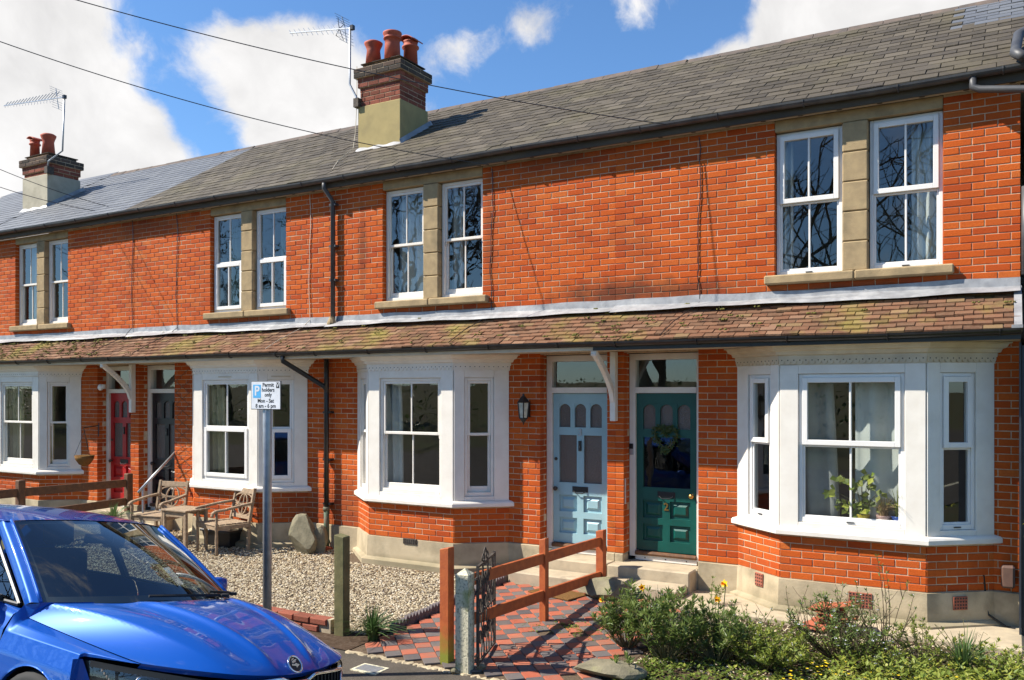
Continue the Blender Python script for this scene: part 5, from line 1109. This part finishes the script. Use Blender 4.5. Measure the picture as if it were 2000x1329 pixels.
# ground cover and celandines
b = MB(); y_ = MB()
for i in range(6500):
    x = random.uniform(-2.85, .5); y = -3.75 + 2.5 * random.random() ** 1.5
    if x < -2.2 and y < -3.3: continue
    p = Vector((x, y, gz(y) + random.uniform(.008, .05 + .05 * max(0, (x + 1.2)))))
    for k in range(3): a = random.uniform(0, 6.283); leaf_quad(b, p, Vector((math.cos(a), math.sin(a), random.uniform(.0, .7))), UP, random.uniform(.028, .06), random.uniform(.014, .028), min(.99, max(.01, random.gauss(.45 + .14 * (x + 1.5), .25))))
for i in range(700):
    x = .5 - 2.2 * random.random() ** 1.7; y = random.uniform(-3.7, -1.9); p = Vector((x, y, gz(y) + random.uniform(.05, .12)))
    for k in range(5): leaf_quad(y_, p, Vector((math.cos(k * 1.256), math.sin(k * 1.256), .25)), UP, .017, .011, .5)
for i in range(3600):                                        # taller, yellower growth towards the gate
    x = random.uniform(-1.3, .5); y = random.uniform(-3.6, -1.7); top = .05 + .13 * random.random() * (1 + .5 * math.sin(x * 5 + y * 3)); p = Vector((x, y, gz(y) + top))
    for k in range(2): a = random.uniform(0, 6.283); leaf_quad(b, p, Vector((math.cos(a), math.sin(a), random.uniform(.0, .9))), UP + rv() * .3, random.uniform(.03, .075), random.uniform(.012, .03), min(.99, max(.01, random.gauss(.68, .22))))
tag(b.build('ground_cover', 'leaf_cover'), 'yellow green ground cover leaves across the flower bed', 'ground cover', kind='stuff'); tag(y_.build('celandine_flowers', 'yellow'), 'tiny yellow flowers dotted through the ground cover', 'flowers', kind='stuff')
b = MB()                                                     # dead leaves blown against the walls
for i in range(900):
    x = random.uniform(-12.8, -5.6); y = -.15 - abs(random.gauss(0, .75)); p = Vector((x, y, gz(y) + random.uniform(.022, .034)))
    if not (-8.3 < x < -5.6 and y > -.68) and y > -2.9: a = random.uniform(0, 6.283); leaf_quad(b, p, Vector((math.cos(a), math.sin(a), random.uniform(-.1, .4))), UP + rv() * .3, random.uniform(.025, .06), random.uniform(.015, .03), random.uniform(.01, .6))
tag(b.build('fallen_leaves', 'straw'), 'dry brown leaves scattered over the gravel near the house walls', 'leaves', kind='stuff')
b = MB()                                                     # weeds in the tile joints
for i in range(260):
    x = random.gauss(-3.75, .28); y = random.gauss(-1.95, .16) + (x + 3.75) * .2; p = Vector((x, y, gz(y) + .015))
    for k in range(3): a = random.uniform(0, 6.283); leaf_quad(b, p, Vector((math.cos(a), math.sin(a), random.uniform(.1, .8))), UP, .03, .012, random.uniform(.2, .9))
tag(b.build('path_weeds', 'leaf_cover'), 'small weeds growing between loose tiles on the path', 'weeds', kind='stuff')
# potted grass by the far fence
q = onY(222, 1000, -1.35); q.z = gz(-1.35); t = thing('potted_plant', q, 'spiky green plant in a tub behind the brown fence', 'plant'); b = MB(); b.lathe([(.15, 0), (.2, .36), (.21, .38), (.17, .37)], q, 12); b.build('tub', 'black_plastic', t)
b = MB(); blades(b, q + Vector((0, 0, .36)), 120, .34, 1.0, .55, .016, .3, 1); b.build('blades', 'blade', t)
# hedge tip at the end of the row
q = onY(2010, 1090, -.75); t = thing('shrub', (q.x, -.75, gz(-.75)), 'yellow green hedge edge beside the navy side gate', 'plant'); b = MB()
for i in range(700):
    p = Vector((q.x + .14 + random.gauss(0, .06), -.75 + random.gauss(0, .12), random.uniform(gz(-.7), 1.35))); leaf_quad(b, p, rv(), UP, .04, .022, random.random() * .98 + .01)
b.build('leaves', 'lime', t); b = MB(); b.tube([(q.x + .12, -.75, gz(-.75)), (q.x + .1, -.75, 1.2)], .015, 5, .006); b.build('stems', 'bark', t)
# plants on the sill inside the end bay
bc = HA['bc']
def pot_plant(x, m, label, kind):
    base = Vector((x, -.335, 1.065)); t = thing('potted_plant', base, label, 'plant', 'plants on the bay window sill'); b = MB(); b.lathe([(.055, 0), (.07, .09), (.072, .10), (.06, .095)], base, 14); b.build('pot', m, t, smooth=True)
    b = MB(); p0 = base + Vector((0, 0, .09))
    if kind == 'ivy':
        sb = MB()
        for i in range(22):
            tip = p0 + Vector((random.gauss(-.02, .11), random.gauss(0, .035), random.uniform(.02, .46))); sb.tube([p0, p0.lerp(tip, .5) + Vector((0, 0, .04)), tip], .003, 3)
            for k in range(3): leaf_quad(b, tip + rv() * .02, Vector((random.gauss(0, .6), -.5, random.gauss(-.3, .5))), Vector((random.gauss(0, .3), -1, .3)), random.uniform(.07, .11), random.uniform(.05, .08), random.uniform(.35, 1))
        sb.build('stems', 'stem', t); b.build('leaves', 'leaf_cover', t)
    elif kind == 'dry': blades(b, p0, 130, .26, .75, .8, .006, 0, 1); b.build('leaves', 'straw', t)
    else: blades(b, p0, 60, .34, .7, .9, .009, 0, 1); b.build('leaves', 'leaf_cover', t)
pot_plant(bc + .10, 'ceramic_yellow', 'leafy trailing houseplant in the end bay window', 'ivy'); pot_plant(bc + .30, 'ceramic_pink', 'dried brown plant in a pink pot on the bay sill', 'dry'); pot_plant(bc + .44, 'ceramic_blue', 'thin leaved plant in a blue pot on the bay sill', 'grass')
# ------------------------------------------------------------------ bare trees across the road (seen in the window panes)
def bare_tree(pos, hgt, seed, label):
    t = thing('bare_tree', pos, label, 'tree', 'bare trees across the road'); r_ = random.Random(seed); trunk, crown = MB(), MB()
    def grow(p, d, L, rad, lev):
        n = 3; pts = [p]
        for i in range(n): d = (d + Vector((r_.gauss(0, .16), r_.gauss(0, .16), r_.gauss(.05, .08)))).normalized(); pts.append(pts[-1] + d * L / n)
        (trunk if lev < 2 else crown).tube(pts, rad, 6 if lev < 2 else 3, rad * .62, cap=False)
        if lev >= 5: return
        for k in range(3 if lev else 5):
            nd = (d + Vector((r_.gauss(0, .62), r_.gauss(0, .62), r_.gauss(.12, .35)))).normalized(); grow(pts[-1] if k < 2 else pts[r_.choice((1, 2))], nd, L * r_.uniform(.62, .82), rad * .58, lev + 1)
    grow(Vector(pos), Vector((0, 0, 1)), hgt * .28, hgt * .016, 0)
    trunk.build('trunk', 'bark', t, smooth=True); crown.build('crown', 'bark', t)
for i, (x, y, hh) in enumerate(((-8, -21, 15), (-13, -24, 17), (-19, -21, 16), (-26, -25, 18), (-34, -22, 16), (-45, -25, 18), (-2, -25, 16), (-11, -19, 12))): bare_tree((x, y, road_z(y) - .1), hh, 60 + i, 'bare branched tree standing across the road from the terrace')
b = MB()
for i in range(9000):
    x = random.uniform(-60, 12); p = Vector((x, -19 + random.gauss(0, .5), road_z(-19) + random.uniform(0, 1.9))); leaf_quad(b, p, rv(), UP, .16, .09, random.random() * .7 + .01)
tag(b.build('hedge', 'leaf'), 'long clipped hedge across the road from the terrace', 'hedge', kind='stuff')

# ------------------------------------------------------------------ car
CA = math.atan(-.172); CX = Matrix.Translation((-3.345, -6.245, .11)) @ Matrix.Rotation(CA, 4, 'X')      # car frame: x forward, y to its left, z up; the road falls to the kerb
car = thing('parked_car', (-5.6, -6.25, .11), 'glossy blue hatchback car parked on the sloping road', 'car')
def lerp(a, b, t): return a + (b - a) * t
def sm(t): t = min(1, max(0, t)); return t * t * (3 - 2 * t)
def f_front(l): return -.165 - .09 * (abs(l) / .5) ** 2 - .55 * max(0, (abs(l) - .40) / .36) ** 2 * .7
def f_rear(l): return -1.105 - .47 * (abs(l) / .70) ** 2.2
def bon_half(s_): return .705 + .025 * s_
def bonnet(s_, t_):
    a = abs(t_); hw = bon_half(s_); l = t_ * hw; f = lerp(f_front(l), f_rear(l), s_); h_ = (1 - (1 - s_) ** 2.0) ** .8
    tk = .62 + .30 * s_; zc = .705 + .30 * h_; zk = .735 + .225 * h_ ** 1.1; ze = .758 + .11 * s_ ** 1.15
    z_ = lerp(zc, zk, (a / tk) ** 1.7) if a < tk else lerp(zk, ze, ((a - tk) / (1 - tk)) ** .85)
    rc = .15 + .17 * s_; w_ = sm(s_ * 6) * sm((1.06 - s_) * 5); z_ += w_ * .022 * math.exp(-((abs(l) - rc) / .026) ** 2) - w_ * .016 * math.exp(-((abs(l) - rc - .10) / .075) ** 2); z_ -= w_ * .010 * math.exp(-(l / .10) ** 2)
    return Vector((f, l, z_))
b = MB(CX); b.grid(lambda u, v: bonnet(u, v * 2 - 1), 40, 150); bn = b.build('bonnet', 'car_paint', car, smooth=True)
def roof(u, v):
    l = (v * 2 - 1); f = lerp(-2.08 - .16 * l * l, -4.02, u); hw = lerp(.595, .54, u) + .03 * math.sin(u * math.pi); z_ = 1.425 + .062 * math.sin(min(1, u * 1.25) * math.pi * .62) - .10 * u ** 3
    return Vector((f, l * hw, z_ - .035 * abs(l) ** 2.4))
b = MB(CX); b.grid(roof, 16, 24); b.build('roof', 'car_paint', car, smooth=True)
def wscreen(u, v):
    l = v * 2 - 1; p = Vector((f_rear(l * .695) + .003, l * .695, 1.002 - .045 * l * l)); q = roof(0, v * .94 + .03); q.z -= .004; r_ = p.lerp(q, u); r_.z += .035 * math.sin(u * math.pi) * (1 - .6 * l * l); return r_
b = MB(CX); b.grid(wscreen, 10, 24); ws = b.build('windscreen', 'screen_glass', car, smooth=True)
b = MB(CX)                                                   # painted scuttle corners between bonnet and screen
for sg in (-1, 1): b.grid(lambda u, v: bonnet(1, sg * lerp(.72, 1, u)).lerp(wscreen(0, .5 + sg * .5 * lerp(.74, 1, u)) + Vector((0, sg * .012 * u, .004)), v), 8, 3)
b.build('scuttle', 'car_paint', bn, smooth=True)
b = MB(CX)                                                   # black ceramic border
for (u0, u1, v0, v1) in ((0, .07, 0, 1), (.955, 1, 0, 1), (.07, .955, 0, .022), (.07, .955, .978, 1)): b.grid(lambda u, v: wscreen(lerp(u0, u1, u), lerp(v0, v1, v)) + Vector((-.012, 0, -.006)), 4 if u1 - u0 < .2 else 10, 2 if v1 - v0 < .2 else 24)
b.build('screen_border', 'black_plastic', ws, smooth=True)
WZ, WR = .315, .33; WF = (-1.30, -3.82)
def z_low(f):
    z_ = .20
    for c in WF:
        d = abs(f - c)
        if d < WR + .005: z_ = max(z_, WZ + math.sqrt(max(0, (WR + .01) ** 2 - d * d)))
    return z_
def belt(f): return .965 if f < -2.2 else lerp(.905, .965, sm((-f - 1.5) / .7))
for sg in (-1, 1):
    def fascia(l, z_):
        a = abs(l); f = -.165 - .09 * (a / .5) ** 2 - .385 * max(0, (a - .40) / .36) ** 2 - .55 * max(0, (a - .74) / .12) ** 2 * .35
        f += .05 * math.sin(max(0, min(1, (.72 - z_) / .5)) * math.pi * .55); return Vector((max(f, -.955), l, z_))
    def fender(u, v):
        top = bonnet(min(1, u / .9), 1.0)
        if u > .9: top = top.lerp(Vector((-1.66, .74, .94)), (u - .9) / .1)
        f = top.x; cz = lerp(.752, .80, u); c = (top.y + .004, top.z - .003)
        ctrl = [c, ((c[0] + .835) / 2 + .010, lerp(c[1], cz, .45) + .004), (.835, cz), (.842, cz - .022), (.868, cz - .10), (.876, .58), (.872, .42), (.85, .20)]
        k = v * 7; i = min(6, int(k)); t_ = k - i; l = lerp(ctrl[i][0], ctrl[i + 1][0], t_); z_ = lerp(ctrl[i][1], ctrl[i + 1][1], t_)
        f = min(f, fascia(l, z_).x + .002) if l > .72 else f
        z_ = max(z_, min(z_low(f), cz - .03)); return Vector((f, sg * l, z_))
    b = MB(CX); b.grid(fender, 40, 42); b.build('wing', 'car_paint', car, smooth=True)
    def side(u, v, f0, f1):
        f = lerp(f0, f1, u); zb = belt(f); ctrl = [(.745, zb), (.80, zb - .03), (.842, zb - .11), (.846, zb - .135), (.866, zb - .26), (.872, .58), (.866, .42), (.84, .20)]; zl = z_low(f)
        if f < -3.9: ctrl = [(a - .18 * ((-f - 3.9) / .55) ** 2, bb) for a, bb in ctrl]
        ctrl = [(a, max(bb, zl - .002 * i)) for i, (a, bb) in enumerate(ctrl)]; k = v * 7; i = min(6, int(k)); t_ = k - i
        return Vector((f, sg * lerp(ctrl[i][0], ctrl[i + 1][0], t_), lerp(ctrl[i][1], ctrl[i + 1][1], t_)))
    for nm, f0, f1 in (('front_door', -1.668, -2.72), ('rear_door', -2.728, -3.48), ('rear_quarter', -3.488, -4.42)):
        b = MB(CX); b.grid(lambda u, v: side(u, v, f0, f1), 30 if nm == 'rear_quarter' else 12, 28); o = b.build(nm, 'car_paint', car, smooth=True)
        if 'door' in nm: q = MB(CX); q.tube([(f0 - .75 if nm == 'front_door' else f1 + .25, sg * .855, belt(f0) - .12), (f0 - .85 if nm == 'front_door' else f1 + .15, sg * .89, belt(f0) - .115), (f0 - .95 if nm == 'front_door' else f1 + .05, sg * .855, belt(f0) - .12)], .014, 6); q.build('handle', 'car_paint', o, smooth=True)
    # pillar, side glass, cant rail
    def rail(u): p = roof(u, .0 if sg < 0 else 1.); return p
    b = MB(CX)
    def pillar(u, v):
        a = wscreen(u, .0 if sg < 0 else 1.); c = Vector((lerp(-1.66, -2.34, u), sg * lerp(.742, .60, u), lerp(.935, 1.372, u))); m_ = (a + c) / 2 + Vector((0, sg * .022, .012)); 
        return a.lerp(m_, v * 2) if v < .5 else m_.lerp(c, v * 2 - 1)
    b.grid(pillar, 12, 8); b.tube([wscreen(k / 10, .0 if sg < 0 else 1.) + Vector((0, sg * .012, .006)) for k in range(11)], .016 if sg > 0 else .011, 8); b.add([bonnet(1, sg * 1.), wscreen(0, .5 + sg * .5), Vector((-1.662, sg * .744, .938)), Vector((-1.63, sg * .742, .872))], [(0, 1, 2), (0, 2, 3)])
    def cant(u, v):
        a = rail(lerp(0, 1, u)); f = lerp(-2.34, -4.05, u); c = Vector((f, sg * .60, lerp(1.372, 1.385, sm(u * 2)) - .11 * u ** 3)); return a.lerp(c, v) + Vector((0, sg * .012, .006)) * math.sin(v * math.pi)
    b.grid(cant, 14, 5)
    def cpil(u, v): a = Vector((lerp(-3.98, -4.42, u), sg * lerp(.60, .66, u), lerp(1.28, .965, u))); c = Vector((lerp(-3.55, -3.75, u), sg * lerp(.615, .745, u), lerp(1.36, .965, u))); return a.lerp(c, v)
    b.grid(cpil, 5, 4); b.build('pillar', 'car_paint', car, smooth=True)
    b = MB(CX)
    def sglass(u, v): top = Vector((lerp(-2.36, -3.56, u), sg * .608, 1.368)); bot = Vector((lerp(-1.70, -3.74, u), sg * .742, .963 if u > .25 else lerp(.935, .963, u / .25))); return bot.lerp(top, v)
    b.grid(sglass, 10, 4); sgo = b.build('side_glass', 'screen_glass', car, smooth=True)
    b = MB(CX); b.tube([sglass(0, 0) + Vector((0, sg * .006, 0)), sglass(0, .5) + Vector((0, sg * .008, 0)), sglass(0, 1) + Vector((0, sg * .008, 0)), sglass(.5, 1) + Vector((0, sg * .008, 0)), sglass(1, 1) + Vector((0, sg * .008, 0))], .013, 6); b.tube([sglass(0, 0) + Vector((0, sg * .01, 0)), sglass(.5, 0) + Vector((0, sg * .01, 0)), sglass(1, 0) + Vector((0, sg * .01, 0))], .012, 6); b.tube([sglass(.52, 0), sglass(.48, 1)], .03, 5); b.build('window_trim', 'black_plastic', sgo)
    # mirror
    mc = Vector((-1.93, sg * .93, .985)); b = MB(CX @ Matrix.Translation(mc) @ Matrix.Diagonal((.75, 1.1, .8, 1))); b.lathe([(.02, -.085), (.065, -.07), (.08, 0), (.07, .065), (.02, .08)], (0, 0, 0), 14)
    mi_ = b.build('door_mirror', 'car_paint', car, smooth=True); q = MB(CX); q.bar((-1.90, sg * .75, .955), (-1.92, sg * .90, .965), .06, .035); q.build('mirror_arm', 'black_plastic', mi_)
    q = MB(CX @ Matrix.Translation(mc + Vector((-.055, 0, 0))) @ Matrix.Rotation(R(90), 4, 'Y')); q.lathe([(.055, -.006), (.055, .002)], (0, 0, 0), 14); q.build('mirror_glass', 'chrome', mi_)
    # headlamp
    def hl(u, v, d): l = sg * lerp(.46, .80, u); zt = lerp(.690, .735, u); zb_ = lerp(.615, .60, u); p = fascia(l, lerp(zb_, zt, v)); p.x += d; return p
    b = MB(CX); b.grid(lambda u, v: hl(u, v, -.03), 12, 6); hb = b.build('headlight', 'black_plastic', car, smooth=True)
    b = MB(CX); b.grid(lambda u, v: hl(u, v, .014 * math.sin(v * math.pi)), 14, 8); b.build('lens', 'lens', hb, smooth=True)
    b = MB(CX); b.grid(lambda u, v: hl(u, lerp(.80, 1.04, v), .010), 14, 3); b.build('lamp_brow', 'black_plastic', hb, smooth=True)
    for (uu, rr) in ((.70, .038), (.40, .034)): c = hl(uu, .42, -.024); q = MB(CX @ Matrix.Translation(c) @ Matrix.Rotation(R(90), 4, 'Y')); q.lathe([(rr, -.01), (rr * .95, .01), (rr * .55, -.004), (.004, -.006)], (0, 0, 0), 14); q.build('reflector', 'chrome', hb, smooth=True)
    b = MB(CX)
    for k in range(7): p = hl(.93 - .012 * k, .75 - .1 * k, -.010); b.obox(Matrix.Translation(p), .012, .016, .012)
    b.build('indicator', 'chrome', hb)
def fascia(l, z_):
    a = abs(l); f = -.165 - .09 * (a / .5) ** 2 - .385 * max(0, (a - .40) / .36) ** 2 - .55 * max(0, (a - .74) / .12) ** 2 * .35
    f += .05 * math.sin(max(0, min(1, (.72 - z_) / .5)) * math.pi * .55); return Vector((max(f, -.955), l, z_))
def bumper(u, v):
    l = lerp(-.872, .872, u); a = abs(l); zt = .70 - .02 * (a / .5) ** 2 if a < .46 else lerp(.685, .745, min(1, (a - .46) / .38)); zt = min(zt, .612 if .46 < a < .80 else zt); zt = .60 if a <= .46 else zt
    return fascia(l, lerp(zt, .20, v))
b = MB(CX); b.grid(bumper, 90, 12); b.build('bumper', 'car_paint', car, smooth=True)
# lip between bonnet edge and grille
b = MB(CX); b.grid(lambda u, v: bonnet(0, lerp(-1, 1, u)) + Vector((-.03 * v + .001, 0, -.028 * v)), 40, 3); b.build('bonnet_lip', 'car_paint', bn, smooth=True)
def gtop(l): a = abs(l); return lerp(.668, .695, sm((a - .05) / .09)) - .012 * (a / .45) ** 2
b = MB(CX); b.grid(lambda u, v: fascia(lerp(-.46, .46, u), lerp(.56, gtop(lerp(-.46, .46, u)), v)) + Vector((-.03, 0, 0)), 40, 3); gr_ = b.build('grille', 'black_plastic', car, smooth=True)
for i in range(24):
    l = -.44 + i * .88 / 23; b = MB(CX); b.bar(fascia(l, .565) + Vector((-.012, 0, 0)), fascia(l, gtop(l) - .008) + Vector((-.012, 0, 0)), .007, .016); b.build('grille_bar', 'black_plastic', gr_)
b = MB(CX); n = 48; b.tube([fascia(-.455 + .91 * i / n, gtop(-.455 + .91 * i / n) - .004) + Vector((.006, 0, 0)) for i in range(n + 1)], .010, 6); b.tube([fascia(-.455, gtop(.45) - .004), fascia(-.43, .60), fascia(-.40, .565)], .010, 6); b.tube([fascia(.455, gtop(.45) - .004), fascia(.43, .60), fascia(.40, .565)], .010, 6); b.tube([fascia(-.40 + .8 * i / 20, .56) for i in range(21)], .009, 6); b.build('grille_surround', 'chrome', gr_, smooth=True)
# emblem
e_p = bonnet(.045, 0.); e_n = Vector((.80, 0, .60)).normalized(); EX = CX @ Matrix.Translation(e_p + e_n * .004) @ e_n.to_track_quat('Z', 'Y').to_matrix().to_4x4() @ Matrix.Diagonal((1.3, 1.3, 1, 1))
b = MB(EX); b.lathe([(.036, 0), (.036, .006)], (0, 0, 0), 28); em = b.build('emblem', 'black', car)
b = MB(EX); b.tube([(.038 * math.cos(q), .038 * math.sin(q), .005) for q in (k * math.pi / 16 for k in range(33))], .0048, 8, cap=False); b.build('emblem_ring', 'chrome', em, smooth=True)
b = MB(EX)
def fl_(poly, z0=.006, z1=.009): n = len(poly); b.add([(x, y, z0) for x, y in poly] + [(x, y, z1) for x, y in poly], [tuple(range(n, 2 * n))] + [(i, (i + 1) % n, (i + 1) % n + n, i + n) for i in range(n)])
fl_([(-.024, -.006), (.0, -.010), (.0, -.018), (.022, -.005), (.0, .006), (.0, .0), (-.022, .002)]); fl_([(-.016, .004), (.004, .010), (.016, .022), (-.002, .020), (-.018, .012)]); fl_([(-.022, .014), (-.002, .023), (.004, .029), (-.012, .025)]); b.build('emblem_arrow', 'chrome', em)
# wipers, rear end, wheels, cabin
b = MB(CX)
for (v0, v1, u0, u1) in ((.72, .30, .02, .035), (.93, .62, .03, .06)): b.tube([wscreen(lerp(u0, u1, k / 8), lerp(v0, v1, k / 8)) + Vector((.02, 0, .016)) for k in range(9)], .009, 5)
for v0 in (.70, .92): b.obox(Matrix.Translation(wscreen(.02, v0) + Vector((.03, 0, .014))), .05, .06, .02)
b.build('wipers', 'rubber', car)
def tail(u, v):
    l = v * 2 - 1; pts = [roof(1, v), Vector((-4.30, l * .60, 1.12)), Vector((-4.43 + .06 * l * l, l * .66, .95)), Vector((-4.50 + .08 * l * l, l * .72, .75)), Vector((-4.54 + .14 * l * l, l * .76, .55)), Vector((-4.50 + .16 * l * l, l * .74, .22))]; k = u * 5; i = min(4, int(k)); return pts[i].lerp(pts[i + 1], k - i)
b = MB(CX); b.grid(tail, 20, 14); b.build('tailgate', 'car_paint', car, smooth=True)
b = MB(CX); b.box(-4.4, -.35, -.72, .72, .19, .24); b.box(-1.15, -1.05, -.6, .6, .24, .9); b.build('floor_pan', 'black_plastic', car)
b = MB(CX); b.grid(lambda u, v: Vector((lerp(-1.18, -1.75, u) - .25 * (v * 2 - 1) ** 2 * (1 - u), lerp(-.66, .66, v), lerp(.955, .93, u) + .02 * math.sin(u * 3.1) - .03 * (v * 2 - 1) ** 2)), 6, 12); b.box(-1.80, -1.74, -.66, .66, .6, .93); b.build('dashboard', 'seat', car, smooth=True)
for sy_ in (-.36, .36):
    b = MB(CX); b.box(-2.95, -2.45, sy_ - .24, sy_ + .24, .45, .60); q = CX @ Matrix.Translation((-2.98, sy_, .62)) @ Matrix.Rotation(R(-14), 4, 'Y'); b.xf = q; b.box(-.06, .06, -.23, .23, 0, .55); b.box(-.04, .05, -.12, .12, .58, .77); b.build('front_seat', 'seat', car, bev=.03)
b = MB(CX); b.tube([Vector((-1.98, -.36, .90)) + Matrix.Rotation(R(-25), 3, 'Y') @ Vector((0, .18 * math.cos(k * math.pi / 12), .18 * math.sin(k * math.pi / 12))) for k in range(25)], .014, 6); b.build('steering_wheel', 'seat', car)
b = MB(CX); b.obox(Matrix.Translation((-2.12, 0, 1.30)), .03, .22, .065); b.build('rear_view_mirror', 'black_plastic', car, bev=.01)
b = MB(CX); b.box(-3.9, -3.8, -.6, .6, .45, 1.05); b.build('rear_seat', 'seat', car, bev=.04)
for f in WF:
    for sg in (-1, 1):
        c = Vector((f, sg * .775, WZ)); XW = CX @ Matrix.Translation(c) @ Matrix.Rotation(R(90), 4, 'X'); b = MB(XW)
        b.lathe([(.20, -.095), (.27, -.10), (.306, -.085), (.315, -.05), (.315, .05), (.306, .085), (.27, .10), (.20, .095)], (0, 0, 0), 28); wh = b.build('wheel', 'rubber', car, smooth=True)
        b = MB(XW); s2 = -1 if sg > 0 else 1
        b.lathe([(.205, .09 * s2), (.20, .06 * s2), (.18, .02 * s2), (.19, -.06)], (0, 0, 0), 24)
        for k in range(5): a = k * 1.2566; b.bar((.03 * math.cos(a), .03 * math.sin(a), .07 * s2), (.19 * math.cos(a), .19 * math.sin(a), .085 * s2), .055, .02)
        b.lathe([(.04, .05 * s2), (.04, .085 * s2), (.02, .09 * s2)], (0, 0, 0), 14); b.build('rim', 'alloy', wh)
    b = MB(CX); b.tube([(f, -.7, WZ), (f, .7, WZ)], .03, 6); b.build('axle', 'black_plastic', car)
b = MB(CX)
for sg in (-1, 1):
    for f in WF: b.grid(lambda u, v: Vector((f + (WR + .012) * math.cos(math.pi * u), sg * lerp(.60, .862, v), WZ + (WR + .012) * math.sin(math.pi * u))), 14, 2)
b.build('wheel_arch_liner', 'black_plastic', car, smooth=True)
# parking permit behind the screen
pq = [wscreen(.55, .80), wscreen(.55, .90), wscreen(.78, .90), wscreen(.78, .80)]
b = MB(CX); b.add([p + Vector((-.02, 0, -.012)) for p in pq], [(0, 1, 2, 3)]); b.build('permit', 'sign_white', car, solid=.002)
